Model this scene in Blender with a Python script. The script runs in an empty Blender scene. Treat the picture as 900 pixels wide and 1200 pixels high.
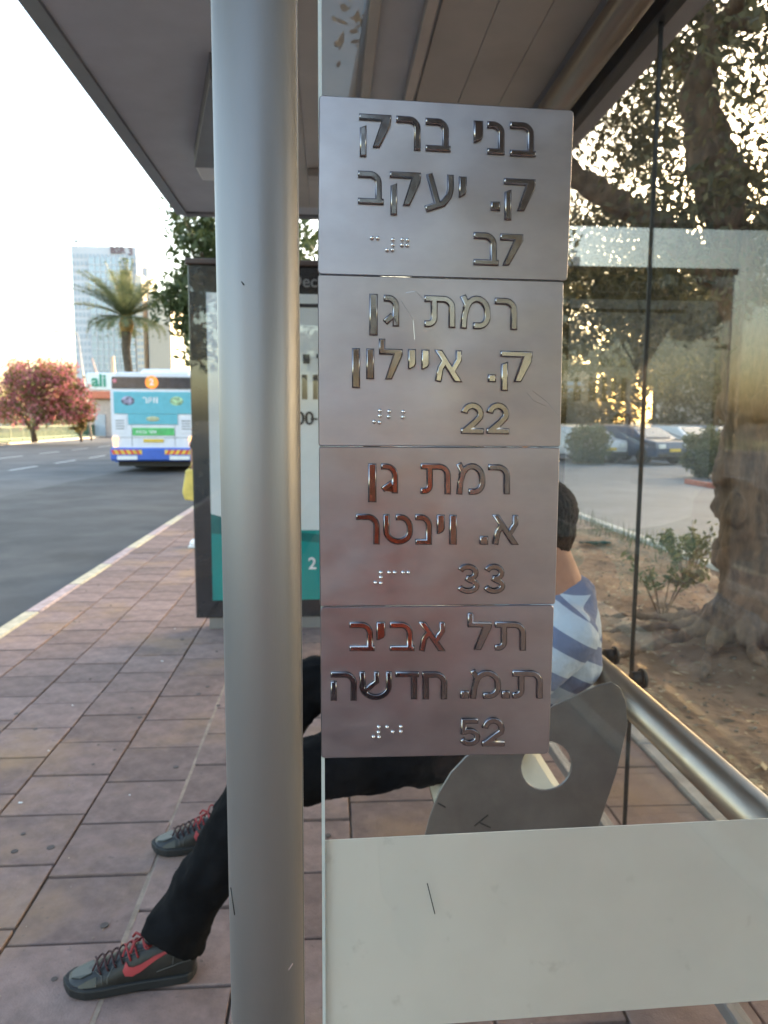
import bpy, bmesh, math, random
import numpy as np
from mathutils import Vector, Matrix, Euler
from mathutils.geometry import delaunay_2d_cdt
from math import sin, cos, pi, radians, atan2, sqrt
random.seed(7); rng = np.random.default_rng(7)
SC = bpy.context.scene
COL = SC.collection

# ------------------------------------------------------------------ camera
PITCH, ROLL, FPX, YAW, HC = radians(6.87), radians(.31), 890.0, radians(4.13), 1.5
def _dir(xr, ur, fw):
    x = xr*cos(ROLL) - ur*sin(ROLL); up = xr*sin(ROLL) + ur*cos(ROLL)
    y = fw*cos(PITCH) + up*sin(PITCH); z = -fw*sin(PITCH) + up*cos(PITCH)
    return Vector((x*cos(YAW) + y*sin(YAW), -x*sin(YAW) + y*cos(YAW), z))
def ray(px, py): return _dir((px-450)/FPX, -(py-600)/FPX, 1)
EYE = Vector((0, 0, HC))
def at_z(px, py, z=0): r = ray(px, py); return EYE + r*((z-HC)/r.z)
def at_y(px, py, Y): r = ray(px, py); return EYE + r*(Y/r.y)
def at_x(px, py, X): r = ray(px, py); return EYE + r*(X/r.x)
cd = bpy.data.cameras.new('camera'); cam = bpy.data.objects.new('camera', cd); COL.objects.link(cam)
SC.camera = cam
cd.sensor_fit = 'VERTICAL'; cd.sensor_height = 36; cd.lens = FPX/1200*36
cd.clip_start = .02; cd.clip_end = 5000
R_, U_, F_ = _dir(1, 0, 0), _dir(0, 1, 0), _dir(0, 0, 1)
cam.matrix_world = Matrix(((R_.x, U_.x, -F_.x, 0), (R_.y, U_.y, -F_.y, 0), (R_.z, U_.z, -F_.z, HC), (0, 0, 0, 1)))
cd.dof.use_dof = True; cd.dof.focus_distance = .85; cd.dof.aperture_fstop = 9.0

# ------------------------------------------------------------------ light
SUN_EL, SUN_AZ = 9.0, 45.0        # azimuth from the street direction (+Y) towards +X
w = bpy.data.worlds.new('World'); SC.world = w; w.use_nodes = True
nt = w.node_tree; bg = nt.nodes['Background']
sky = nt.nodes.new('ShaderNodeTexSky'); sky.sky_type = 'NISHITA'; sky.sun_disc = False
sky.sun_elevation = radians(SUN_EL); sky.sun_rotation = radians(SUN_AZ)
sky.air_density = 1.0; sky.dust_density = 3.0; sky.ozone_density = .6
nt.links.new(sky.outputs[0], bg.inputs[0]); bg.inputs[1].default_value = .15
sd = bpy.data.lights.new('sun', 'SUN'); sun = bpy.data.objects.new('sun', sd); COL.objects.link(sun)
sd.energy = 2.0; sd.angle = radians(.6); sd.color = (1, .78, .52)
sdir = Vector((sin(radians(SUN_AZ))*cos(radians(SUN_EL)), cos(radians(SUN_AZ))*cos(radians(SUN_EL)), sin(radians(SUN_EL))))
sun.rotation_euler = sdir.to_track_quat('Z', 'Y').to_euler()
SC.view_settings.view_transform = 'Standard'; SC.view_settings.look = 'None'
SC.view_settings.exposure = 3.1; SC.view_settings.gamma = 1
SC.cycles.max_bounces = 8; SC.cycles.transparent_max_bounces = 16
SC.cycles.caustics_reflective = False; SC.cycles.caustics_refractive = False
SC.cycles.sample_clamp_indirect = 6

# ------------------------------------------------------------------ materials
MATS = {}
def mat(name, col, rough=.6, metal=0.0, var=.12, scale=6, col2=None, bump=0, bscale=60, bdist=.01, spec=.5,
        coat=0, stretch=None, rvar=0, emit=None, estr=0, island=0, aniso=0, detail=5, lo=.35, hi=.65):
    if name in MATS: return MATS[name]
    m = bpy.data.materials.new(name); m.use_nodes = True; t = m.node_tree; N = t.nodes; L = t.links
    b = N['Principled BSDF']; b.inputs['Roughness'].default_value = rough; b.inputs['Metallic'].default_value = metal
    b.inputs['Specular IOR Level'].default_value = spec; b.inputs['Coat Weight'].default_value = coat
    b.inputs['Coat Roughness'].default_value = .08; b.inputs['Anisotropic'].default_value = aniso
    tc = N.new('ShaderNodeTexCoord'); mp = N.new('ShaderNodeMapping'); L.new(tc.outputs['Object'], mp.inputs[0])
    if stretch: mp.inputs['Scale'].default_value = stretch
    n = N.new('ShaderNodeTexNoise'); n.inputs['Scale'].default_value = scale; n.inputs['Detail'].default_value = detail
    n.inputs['Roughness'].default_value = .65
    L.new(mp.outputs[0], n.inputs[0])
    r = N.new('ShaderNodeValToRGB'); L.new(n.outputs[0], r.inputs[0])
    c2 = col2 if col2 else tuple(max(0, c*(1-2*var)) for c in col); c1 = col if col2 else tuple(c*(1+var) for c in col)
    r.color_ramp.elements[0].position = lo; r.color_ramp.elements[1].position = hi
    r.color_ramp.elements[0].color = (*c2, 1); r.color_ramp.elements[1].color = (*c1, 1)
    out = r.outputs[0]
    if island:
        g = N.new('ShaderNodeNewGeometry'); oi = N.new('ShaderNodeObjectInfo')
        ad = N.new('ShaderNodeMath'); ad.operation = 'ADD'; L.new(g.outputs['Random Per Island'], ad.inputs[0]); L.new(oi.outputs['Random'], ad.inputs[1])
        fr = N.new('ShaderNodeMath'); fr.operation = 'FRACT'; L.new(ad.outputs[0], fr.inputs[0])
        mr = N.new('ShaderNodeMapRange'); L.new(fr.outputs[0], mr.inputs[0]); mr.inputs[3].default_value = 1-island; mr.inputs[4].default_value = 1+island
        hs = N.new('ShaderNodeHueSaturation'); L.new(mr.outputs[0], hs.inputs['Value']); L.new(out, hs.inputs['Color']); out = hs.outputs[0]
    L.new(out, b.inputs['Base Color'])
    if bump:
        n2 = N.new('ShaderNodeTexNoise'); n2.inputs['Scale'].default_value = bscale; n2.inputs['Detail'].default_value = 6
        L.new(mp.outputs[0], n2.inputs[0])
        bp = N.new('ShaderNodeBump'); bp.inputs['Strength'].default_value = bump; bp.inputs['Distance'].default_value = bdist
        L.new(n2.outputs[0], bp.inputs['Height']); L.new(bp.outputs[0], b.inputs['Normal'])
    if rvar:
        n3 = N.new('ShaderNodeTexNoise'); n3.inputs['Scale'].default_value = scale*2.3; L.new(mp.outputs[0], n3.inputs[0])
        mr = N.new('ShaderNodeMapRange'); L.new(n3.outputs[0], mr.inputs[0]); mr.inputs[1].default_value = .3; mr.inputs[2].default_value = .7
        mr.inputs[3].default_value = max(.02, rough-rvar); mr.inputs[4].default_value = rough+rvar; L.new(mr.outputs[0], b.inputs['Roughness'])
    if emit: b.inputs['Emission Color'].default_value = (*emit, 1); b.inputs['Emission Strength'].default_value = estr
    MATS[name] = m; return m

def leaf_mat(name, col, col2, transl=.35, rough=.55):
    if name in MATS: return MATS[name]
    m = bpy.data.materials.new(name); m.use_nodes = True; t = m.node_tree; N = t.nodes; L = t.links
    b = N['Principled BSDF']; out = N['Material Output']; b.inputs['Roughness'].default_value = rough
    g = N.new('ShaderNodeNewGeometry'); r = N.new('ShaderNodeValToRGB'); L.new(g.outputs['Random Per Island'], r.inputs[0])
    r.color_ramp.elements[0].color = (*col, 1); r.color_ramp.elements[1].color = (*col2, 1)
    L.new(r.outputs[0], b.inputs['Base Color'])
    tr = N.new('ShaderNodeBsdfTranslucent'); L.new(r.outputs[0], tr.inputs[0])
    mx = N.new('ShaderNodeMixShader'); mx.inputs[0].default_value = transl
    L.new(b.outputs[0], mx.inputs[1]); L.new(tr.outputs[0], mx.inputs[2]); L.new(mx.outputs[0], out.inputs[0])
    MATS[name] = m; return m

def glass_mat(name, tint, refl, ior=1.5, rough=.0):
    m = bpy.data.materials.new(name); m.use_nodes = True; t = m.node_tree; N = t.nodes; L = t.links
    N.remove(N['Principled BSDF']); out = N['Material Output']
    tr = N.new('ShaderNodeBsdfTransparent'); tr.inputs[0].default_value = (*tint, 1)
    gl = N.new('ShaderNodeBsdfGlossy'); gl.inputs['Roughness'].default_value = rough
    lw = N.new('ShaderNodeLayerWeight'); lw.inputs[0].default_value = .5      # Facing = 1 - |cos|, the same from both sides
    pw = N.new('ShaderNodeMath'); pw.operation = 'POWER'; pw.inputs[1].default_value = 5; L.new(lw.outputs['Facing'], pw.inputs[0])
    mul = N.new('ShaderNodeMath'); mul.operation = 'MULTIPLY_ADD'; L.new(pw.outputs[0], mul.inputs[0]); f0 = .043*refl
    mul.inputs[1].default_value = .9-f0; mul.inputs[2].default_value = f0; mul.use_clamp = True
    mx = N.new('ShaderNodeMixShader'); L.new(mul.outputs[0], mx.inputs[0]); L.new(tr.outputs[0], mx.inputs[1]); L.new(gl.outputs[0], mx.inputs[2])
    L.new(mx.outputs[0], out.inputs[0]); MATS[name] = m; return m

# ------------------------------------------------------------------ mesh builder
class MB:
    def __init__(s): s.v = []; s.f = []; s.sm = []
    def add(s, vs, fs, smooth=False):
        o = len(s.v); s.v += [tuple(p) for p in vs]; s.f += [tuple(i+o for i in f) for f in fs]; s.sm += [smooth]*len(fs); return s
    def box(s, x0, x1, y0, y1, z0, z1, c=0):
        if c <= 0:
            vs = [(x, y, z) for x in (x0, x1) for y in (y0, y1) for z in (z0, z1)]
            return s.add(vs, [(0, 1, 3, 2), (4, 6, 7, 5), (0, 4, 5, 1), (2, 3, 7, 6), (0, 2, 6, 4), (1, 5, 7, 3)])
        # chamfered box: 24 verts
        X = (x0, x1); Y = (y0, y1); Z = (z0, z1); vs = []; idx = {}
        for i in (0, 1):
            for j in (0, 1):
                for k in (0, 1):
                    sx, sy, sz = (1-2*i)*c, (1-2*j)*c, (1-2*k)*c
                    idx[i, j, k, 0] = len(vs); vs.append((X[i], Y[j]+sy, Z[k]+sz))
                    idx[i, j, k, 1] = len(vs); vs.append((X[i]+sx, Y[j], Z[k]+sz))
                    idx[i, j, k, 2] = len(vs); vs.append((X[i]+sx, Y[j]+sy, Z[k]))
        fs = []
        for i in (0, 1):
            fs.append([idx[i, 0, 0, 0], idx[i, 0, 1, 0], idx[i, 1, 1, 0], idx[i, 1, 0, 0]][::(1 if i == 0 else -1)])
            fs.append([idx[0, i, 0, 1], idx[1, i, 0, 1], idx[1, i, 1, 1], idx[0, i, 1, 1]][::(1 if i == 0 else -1)])
            fs.append([idx[0, 0, i, 2], idx[0, 1, i, 2], idx[1, 1, i, 2], idx[1, 0, i, 2]][::(1 if i == 0 else -1)])
            for j in (0, 1):
                fs.append([idx[i, j, 0, 0], idx[i, j, 1, 0], idx[i, j, 1, 1], idx[i, j, 0, 1]])
                fs.append([idx[i, 0, j, 0], idx[i, 1, j, 0], idx[i, 1, j, 2], idx[i, 0, j, 2]])
                fs.append([idx[0, i, j, 1], idx[1, i, j, 1], idx[1, i, j, 2], idx[0, i, j, 2]])
                for k in (0, 1): fs.append([idx[i, j, k, 0], idx[i, j, k, 1], idx[i, j, k, 2]])
        return s.add(vs, fs)
    def prism(s, pts, d, smooth=False):
        """pts: 3-D polygon, d: extrusion vector"""
        n = len(pts); d = Vector(d); vs = [Vector(p) for p in pts]; vs += [p+d for p in vs]
        s.add(vs, [tuple(range(n))[::-1], tuple(range(n, 2*n))]); s.sm[-1] = s.sm[-2] = False
        o = len(s.v)-2*n
        s.f += [(o+i, o+(i+1) % n, o+n+(i+1) % n, o+n+i) for i in range(n)]; s.sm += [smooth]*n; return s
    def tube(s, path, r, n=12, caps=True, smooth=True, rings=False):
        P = [Vector(p) for p in path]; m = len(P); rr = r if isinstance(r, (list, tuple)) else [r]*m
        vs = []; prev = None
        for i, p in enumerate(P):
            t = (P[min(i+1, m-1)]-P[max(i-1, 0)]).normalized()
            if prev is None: a = Vector((0, 0, 1)) if abs(t.z) < .9 else Vector((1, 0, 0)); u = t.cross(a).normalized()
            else: u = (prev - t*prev.dot(t)).normalized()
            prev = u; v = t.cross(u)
            for k in range(n): q = 2*pi*k/n; vs.append(p + (u*cos(q)+v*sin(q))*rr[i])
        fs = [(i*n+k, i*n+(k+1) % n, (i+1)*n+(k+1) % n, (i+1)*n+k) for i in range(m-1) for k in range(n)]
        s.add(vs, fs, smooth)
        if caps:
            o = len(s.v)-len(vs); s.f += [tuple(o+k for k in range(n))[::-1], tuple(o+(m-1)*n+k for k in range(n))]; s.sm += [False, False]
        return s
    def ball(s, c, r, n=12, m=8, smooth=True, rot=None):
        r = (r, r, r) if not isinstance(r, (tuple, list)) else r; vs = []; c = Vector(c)
        for i in range(m+1):
            th = pi*i/m
            for k in range(n):
                q = 2*pi*k/n; p = Vector((r[0]*sin(th)*cos(q), r[1]*sin(th)*sin(q), r[2]*cos(th)))
                if rot: p = rot @ p
                vs.append(c+p)
        fs = [(i*n+k, (i+1)*n+k, (i+1)*n+(k+1) % n, i*n+(k+1) % n) for i in range(m) for k in range(n)]
        return s.add(vs, fs, smooth)
    def cap(s, a, b, ra, rb, n=12):
        s.tube([a, b], [ra, rb], n); s.ball(a, ra, n, 8); s.ball(b, rb, n, 8); return s
    def build(s, name, m, parent=None, kind=None, label=None, cat=None, group=None, at=None):
        me = bpy.data.meshes.new(name)
        off = Vector((0, 0, 0))
        if parent is not None: off = wloc(parent)
        elif at is not None: off = Vector(at)
        me.from_pydata([(p[0]-off.x, p[1]-off.y, p[2]-off.z) for p in s.v], [], s.f)
        me.polygons.foreach_set('use_smooth', s.sm); me.validate(); me.update()
        if m: me.materials.append(m)
        o = bpy.data.objects.new(name, me); COL.objects.link(o)
        if parent is not None: o.parent = parent
        elif at is not None: o.location = off
        return tag(o, label, cat, group, kind)
def wloc(o):
    p = Vector(o.location)
    while o.parent is not None: o = o.parent; p += Vector(o.location)
    return p
def tag(o, label=None, cat=None, group=None, kind=None):
    if label: o['label'] = label
    if cat: o['category'] = cat
    if group: o['group'] = group
    if kind: o['kind'] = kind
    return o
def thing(name, loc, label, cat, group=None):
    o = bpy.data.objects.new(name, None); o.empty_display_size = .2; COL.objects.link(o); o.location = loc
    return tag(o, label, cat, group)
def copy_tree(o, parent=None):
    c = o.copy(); COL.objects.link(c)
    if parent: c.parent = parent
    for ch in [x for x in bpy.data.objects if x.parent == o]: copy_tree(ch, c)
    return c
def child(me, name, parent, loc, rot=None, scale=None):
    o = bpy.data.objects.new(name, me); COL.objects.link(o); o.parent = parent; o.location = loc
    if rot: o.rotation_euler = rot
    if scale: o.scale = scale
    return o
def organic(o, vox=.012, it=4, fac=.5):
    md = o.modifiers.new('remesh', 'REMESH'); md.mode = 'VOXEL'; md.voxel_size = vox; md.use_smooth_shade = True
    sm = o.modifiers.new('smooth', 'SMOOTH'); sm.iterations = it; sm.factor = fac; return o

# ------------------------------------------------------------------ lettering
def stroke(path, t):
    P = [Vector(p) for p in path]; n = len(P); Lf = []; Rt = []
    for i in range(n):
        d0 = (P[i]-P[i-1]).normalized() if i > 0 else None; d1 = (P[i+1]-P[i]).normalized() if i < n-1 else None
        if d0 is None: d0 = d1
        if d1 is None: d1 = d0
        n0 = Vector((-d0.y, d0.x)); n1 = Vector((-d1.y, d1.x)); m = (n0+n1).normalized(); k = t/2/max(.5, m.dot(n0))
        Lf.append(P[i]+m*k); Rt.append(P[i]-m*k)
    return [tuple(p) for p in Lf+Rt[::-1]]
def arc(cx, cy, rx, ry, a0, a1, n=8):
    return [(cx+rx*cos(radians(a0+(a1-a0)*i/n)), cy+ry*sin(radians(a0+(a1-a0)*i/n))) for i in range(n+1)]
def glyph(ch, w, h, t=7.6):
    """list of polygons in a w x h box, y pointing down"""
    H = t/2; S = lambda p, tt=t: stroke(p, tt); R = lambda a, b, c, d: [(a, b), (c, b), (c, d), (a, d)]
    def hook(x1, y1, x0=0, r=None):      # roof from x0, rounded corner, down to (x1,y1)
        r = r or min(10, (x1-x0)*.6)
        return [(x0, H)]+arc(x1-r, H+r, r, r, -90, 0)+[(x1, y1)]
    if ch == 'ר': return [S(hook(w-H, h))]
    if ch == 'ב': return [S(hook(w-H*1.55, h-H)), R(0, h-t*.9, w, h)]
    if ch == 'נ': return [S(hook(w-H, h-H)), R(0, h-t*.9, w, h)]
    if ch == 'י': return [[(0, 0), (w, 0), (w, h*.72), (w*.8, h*.88), (w*.25, h), (0, h)]]
    if ch in 'ון': return [R(0, 0, w, h)]
    if ch == '.': return [R(0, 0, w, h)]
    if ch == 'ק':
        hb = h*.77
        return [R(0, 0, w, t*.92), [(w, 0), (w*.985, t*1.5), (w*.64, hb), (w*.42, hb), (w-t*1.3, t*.5)],
                [(w*.02, h*.33), (w*.02+t, h*.27), (w*.02+t, h), (w*.02, h)]]
    if ch == 'ל':
        return [R(0, 0, t*.95, h*.38), R(0, h*.24, w, h*.39), [(w, h*.24), (w*.98, h*.42), (w*.55, h), (w*.26, h), (w-t*1.25, h*.3)]]
    if ch == 'ע':
        return [S([(w-H, 0), (w-H, h*.38), (w-H*1.5, h*.56), (w*.62, h*.76), (0, h-H*.9)]), S([(H*1.1, 0), (w*.43, h*.8)])]
    if ch == 'ג':
        return [S(hook(w-H*1.15, h, 0, w*.5)), S([(w-t, h*.64), (w*.08, h-H*1.1)], t*.95)]
    if ch == 'ת':
        x = t*1.45
        return [S(hook(w-H, h)), S([(x, H)]+arc(x-t*.9, h-H-t*.9, t*.9, t*.9, 0, 90, 5)+[(0, h-H)])]
    if ch == 'מ':
        return [S([(w*.08+H*.3, 0), (w*.26, h*.3), (w*.17, h*.6), (H+w*.03, h)], t*.95),
                S([(w*.2, h*.42)]+arc(w*.56, h*.5-1, w*.44-H, h*.5-H-.5, -150, 0, 8)+arc(w*.62, h*.6, w*.38-H, h*.4-H, 0, 90, 6)+[(w*.44, h-H)])]
    if ch == 'ט':
        return [S([(H, 0), (H, h*.5)]+arc(w*.5, h*.55, w*.5-H, h*.45-H, 180, 0, 12)+arc(w*.6, h*.45, w*.4-H, h*.45-H, 0, -90, 6)+[(w*.42, H)])]
    if ch == 'א':
        return [[(0, 0), (t*1.15, 0), (w, h), (w-t*1.2, h)], S([(w-H*1.1, 0), (w-H*1.1, h*.3), (w*.66, h*.62)], t*.92),
                S([(w*.36, h*.38), (w*.16+H*.5, h*.58), (H*1.1, h)], t*.95)]
    if ch == 'ה': return [S(hook(w-H, h)), R(0, h*.33, t, h)]
    if ch == 'ש':
        return [S([(H, 0), (H*1.2, h*.45)]+arc(w*.5, h*.5, w*.5-H, h*.5-H, 175, 0, 12)+[(w-H, 0)], t*.95), S([(w*.53, 0), (w*.53, h*.35), (w*.2, h*.66)], t*.85)]
    if ch == 'ד': return [R(0, 0, w, t*.92), R(w-t*1.3, 0, w-t*.3, h)]
    if ch == 'ח': return [S(hook(w-H, h)), R(t*.1, 0, t*1.1, h)]
    if ch == '7': return [R(0, 0, w, t), [(w, 0), (w, t), (w*.38, h), (w*.1, h), (w-t*1.2, t*.5)]]
    if ch == '2':
        r = w*.5-H
        return [S(arc(w*.5, H+r, r, r, -178, 25, 12)+[(w*.62, h*.62), (H*1.2, h-H)]), R(0, h-t*.92, w, h)]
    if ch == '3':
        r1 = w*.46-H; r2 = w*.5-H
        return [S(arc(w*.5, H+h*.24-H*.4, r1, h*.25-H*.5, -165, 80, 12)+[(w*.42, h*.47)], t*.95), S([(w*.42, h*.47)]+arc(w*.5, h*.72, r2, h*.28-H, -75, 165, 12), t*.95)]
    if ch == '5':
        return [R(w*.16, 0, w*.9, t*.9), R(w*.12, 0, w*.12+t*.85, h*.52), S([(w*.12, h*.47)]+arc(w*.5, h*.67, w*.5-H, h*.33-H, -125, 160, 14), t*.95)]
    return [R(0, 0, w, h)]
def outline(polys):
    vs = []; fs = []
    for p in polys:
        a = sum(p[i][0]*p[(i+1) % len(p)][1]-p[(i+1) % len(p)][0]*p[i][1] for i in range(len(p)))
        if a < 0: p = p[::-1]
        fs.append(list(range(len(vs), len(vs)+len(p)))); vs += [Vector(q) for q in p]
    ov, oe, of, *_ = delaunay_2d_cdt(vs, [], fs, 1, 1e-4)
    cnt = {}
    for f in of:
        for i in range(len(f)):
            a, b = f[i], f[(i+1) % len(f)]
            if (b, a) in cnt: del cnt[(b, a)]
            else: cnt[(a, b)] = 1
    nx = {}
    for a, b in cnt: nx.setdefault(a, []).append(b)
    loops = []
    while nx:
        a = next(iter(nx)); lp = [a]; c = a
        while True:
            b = nx[c].pop()
            if not nx[c]: del nx[c]
            if b == a: break
            lp.append(b); c = b
            if c not in nx: break
        if len(lp) > 2: loops.append([tuple(ov[i]) for i in lp])
    return loops
def relief(name, loops, mp, nrm, depth, bev, m, parent):
    """loops (2-D) -> raised chamfered plate; mp maps a 2-D point to plane coordinates (u,v)"""
    cu = bpy.data.curves.new(name, 'CURVE'); cu.dimensions = '2D'; cu.fill_mode = 'BOTH'
    cu.extrude = depth/2; cu.bevel_depth = bev; cu.bevel_resolution = 0; cu.offset = -bev
    for lp in loops:
        sp = cu.splines.new('POLY'); sp.points.add(len(lp)-1); sp.use_cyclic_u = True
        for q, p in zip(sp.points, lp): u, v = mp(p); q.co = (u, v, 0, 1)
    o = bpy.data.objects.new('tmp', cu); COL.objects.link(o)
    dg = bpy.context.evaluated_depsgraph_get(); me = bpy.data.meshes.new_from_object(o.evaluated_get(dg))
    bpy.data.objects.remove(o); bpy.data.curves.remove(cu)
    me.name = name; me.materials.clear(); me.materials.append(m)
    return me
def text_mesh(s, size, depth=.002, bold=0):
    cu = bpy.data.curves.new('t', 'FONT'); cu.body = s; cu.size = size; cu.extrude = depth; cu.offset = bold
    cu.align_x = 'CENTER'; cu.align_y = 'CENTER'
    o = bpy.data.objects.new('tmp', cu); COL.objects.link(o)
    dg = bpy.context.evaluated_depsgraph_get(); me = bpy.data.meshes.new_from_object(o.evaluated_get(dg))
    bpy.data.objects.remove(o); bpy.data.curves.remove(cu); return me
def text_part(s, size, loc, parent, m, name='lettering', depth=.002, bold=0, rz=0, sx=1):
    me = text_mesh(s, size, depth, bold); me.materials.clear(); me.materials.append(m); me.name = name
    return child(me, name, parent, Vector(loc)-wloc(parent), Euler((pi/2, 0, rz)), (sx, 1, 1))
def glyph_strip(text, x, z, y, gh, parent, m, name='lettering', adv=.8, t=.2, depth=.004):
    """flat Hebrew glyphs side by side on a plane facing -Y (left to right order), joined"""
    mb = MB(); cx = x
    for ch in text[::-1]:
        gw = gh*(.3 if ch in 'יו.' else .7)
        if ch != ' ':
            k = 40/gh
            for lp in glyph(ch, gw*k, 40, 40*t): mb.prism([(cx+p[0]/k, y, z-p[1]/k) for p in lp], (0, -depth, 0))
        cx += (gw if ch != ' ' else gh*.4)+gh*.16
    return mb.build(name, m, parent, kind='stuff')

# ------------------------------------------------------------------ shared materials
M_PAVER = mat('paver', (.25, .176, .158), .86, var=.13, scale=11, bump=.5, bscale=170, bdist=.005, island=.17, spec=.22, rvar=.12)
M_SAND = mat('joint sand', (.12, .09, .07), .95, var=.3, scale=3)
M_SANDL = mat('pale joint sand', (.31, .24, .19), .95, var=.15, scale=14, bump=.4, bscale=90)
M_ASPH = mat('asphalt', (.085, .085, .09), .85, var=.2, scale=.6, bump=.3, bscale=120, bdist=.01)
M_ASPHN = mat('new asphalt', (.045, .046, .05), .8, var=.2, scale=.9, bump=.3, bscale=120, bdist=.01)
M_ASPHS = mat('service asphalt', (.16, .16, .165), .7, var=.12, scale=.8, bump=.3, bscale=90, bdist=.01)
M_CONC = mat('concrete', (.42, .4, .37), .8, var=.15, scale=5, bump=.3, bscale=60)
M_YEL = mat('kerb yellow', (.54, .47, .33), .7, var=.15, scale=12, bump=.3, bscale=60)
M_RED = mat('kerb faded red', (.44, .33, .32), .7, var=.18, scale=12, bump=.3, bscale=60)
M_WLINE = mat('road paint', (.6, .6, .58), .7, var=.25, scale=9)
M_DIRT = mat('dirt', (.30, .18, .11), .95, col2=(.17, .105, .065), scale=2.2, bump=.9, bscale=14, bdist=.03)
M_GRASS = mat('verge', (.16, .17, .06), .95, col2=(.09, .1, .035), scale=3, bump=.6, bscale=20)
M_STEEL = mat('silver painted steel', (.255, .247, .245), .47, metal=.55, var=.04, scale=3, stretch=(1, 1, .2), rvar=.05, bump=.03, bscale=300)
M_PLATE = mat('brushed aluminium plate', (.35, .33, .365), .37, metal=1, var=.05, scale=14, stretch=(.6, 1, 1.3), rvar=.045, bump=.09, bscale=60, bdist=.0012, aniso=.3)
M_LETTER = mat('polished letter metal', (.27, .25, .25), .16, metal=1, var=.04, scale=30, rvar=.04, bump=.03, bscale=80, bdist=.002)
M_DOT = mat('braille stud', (.7, .69, .68), .2, metal=1, var=.04)
M_DARK = mat('grey ceiling', (.52, .54, .58), .55, var=.06, scale=2)
M_FASC = mat('grey fascia', (.2, .2, .21), .4, metal=.3, var=.05)
M_BROWN = mat('warm ceiling panel', (.5, .465, .42), .55, var=.08, scale=1.5)
M_BLACK = mat('black frame', (.02, .021, .023), .22, var=.1, spec=.6, coat=.4)
M_RUB = mat('black rubber', (.012, .012, .012), .5, var=.1)
M_CREAM = mat('cream bench enamel', (.72, .7, .58), .3, var=.04, scale=4)
M_ARM = mat('dull stainless plate', (.19, .182, .178), .42, metal=.6, var=.09, scale=7, rvar=.06, bump=.05, bscale=150)
M_WHITE = mat('white gloss', (.78, .78, .78), .35, var=.03)
M_FROST = mat('milky film', (.70, .685, .645), .45, var=.02, scale=2, spec=.5)
M_GLASS = glass_mat('toughened glass', (.965, .965, .955), .72)
M_GLASSB = glass_mat('back glass', (.94, .94, .925), .6)
M_GEDGE = mat('glass edge', (.5, .54, .52), .2, var=.05)
M_GREENP = mat('green fence paint', (.03, .09, .055), .5, var=.1)
M_BARK = mat('gnarled bark', (.21, .13, .08), .9, col2=(.07, .045, .03), scale=16, stretch=(1, 1, .22), bump=1, bscale=16, bdist=.03)
M_LEAF = leaf_mat('olive leaves', (.06, .06, .03), (.2, .17, .08), .4)
M_LEAFG = leaf_mat('green leaves', (.05, .07, .025), (.13, .15, .055), .4)
M_LEAFY = leaf_mat('sun gold leaves', (.1, .09, .03), (.3, .22, .07), .4)  # gold of sunlit foliage put into the leaf colour
M_PINK = leaf_mat('pink bracts', (.46, .11, .17), (.74, .30, .32), .45)
M_CHROME = mat('chrome', (.6, .6, .6), .15, metal=1, var=.02)

def stain(m, col, scale, lo, hi, amt):
    t = m.node_tree; N = t.nodes; L = t.links; b = N['Principled BSDF']; src = b.inputs['Base Color'].links[0].from_socket
    g = N.new('ShaderNodeNewGeometry'); n = N.new('ShaderNodeTexNoise'); n.inputs['Scale'].default_value = scale; n.inputs['Detail'].default_value = 6; n.inputs['Roughness'].default_value = .6
    L.new(g.outputs['Position'], n.inputs[0]); mr = N.new('ShaderNodeMapRange'); L.new(n.outputs[0], mr.inputs[0])
    mr.inputs[1].default_value = lo; mr.inputs[2].default_value = hi; mr.inputs[3].default_value = 0; mr.inputs[4].default_value = amt
    mx = N.new('ShaderNodeMix'); mx.data_type = 'RGBA'; L.new(mr.outputs[0], mx.inputs['Factor']); L.new(src, mx.inputs['A']); mx.inputs['B'].default_value = (*col, 1); L.new(mx.outputs['Result'], b.inputs['Base Color'])
stain(M_PAVER, (.36, .23, .13), 1.1, .52, .7, .7); stain(M_PAVER, (.10, .075, .07), 2.3, .56, .72, .55); stain(M_PAVER, (.12, .1, .095), 26, .66, .70, .6)
stain(M_ASPH, (.13, .13, .13), .35, .45, .7, .7); stain(M_ASPHN, (.075, .075, .075), .8, .5, .66, .7); stain(M_ASPHS, (.1, .1, .1), .5, .5, .7, .6)
stain(M_FROST, (.5, .49, .46), 3, .45, .75, .5); stain(M_FROST, (.42, .40, .36), 28, .63, .72, .35); stain(M_ARM, (.16, .155, .15), 9, .5, .7, .6); stain(M_STEEL, (.24, .23, .23), 5, .55, .8, .5)
# ================================================================== THE SETTING
mb = MB(); mb.add([(-3000, -800, -.2), (3000, -800, -.2), (3000, 4000, -.2), (-3000, 4000, -.2)], [(0, 1, 2, 3)])
mb.build('ground', mat('far ground', (.2, .18, .14), .95, var=.2, scale=.05), kind='structure')
MX0, MX1 = -2.26, 1.435          # pavement edges
mb = MB(); mb.add([(-19.9, -80, -.12), (-2.38, -80, -.12), (-2.38, 400, -.12), (-19.9, 400, -.12)], [(0, 1, 2, 3)])
road = mb.build('road', M_ASPH, kind='structure')
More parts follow.
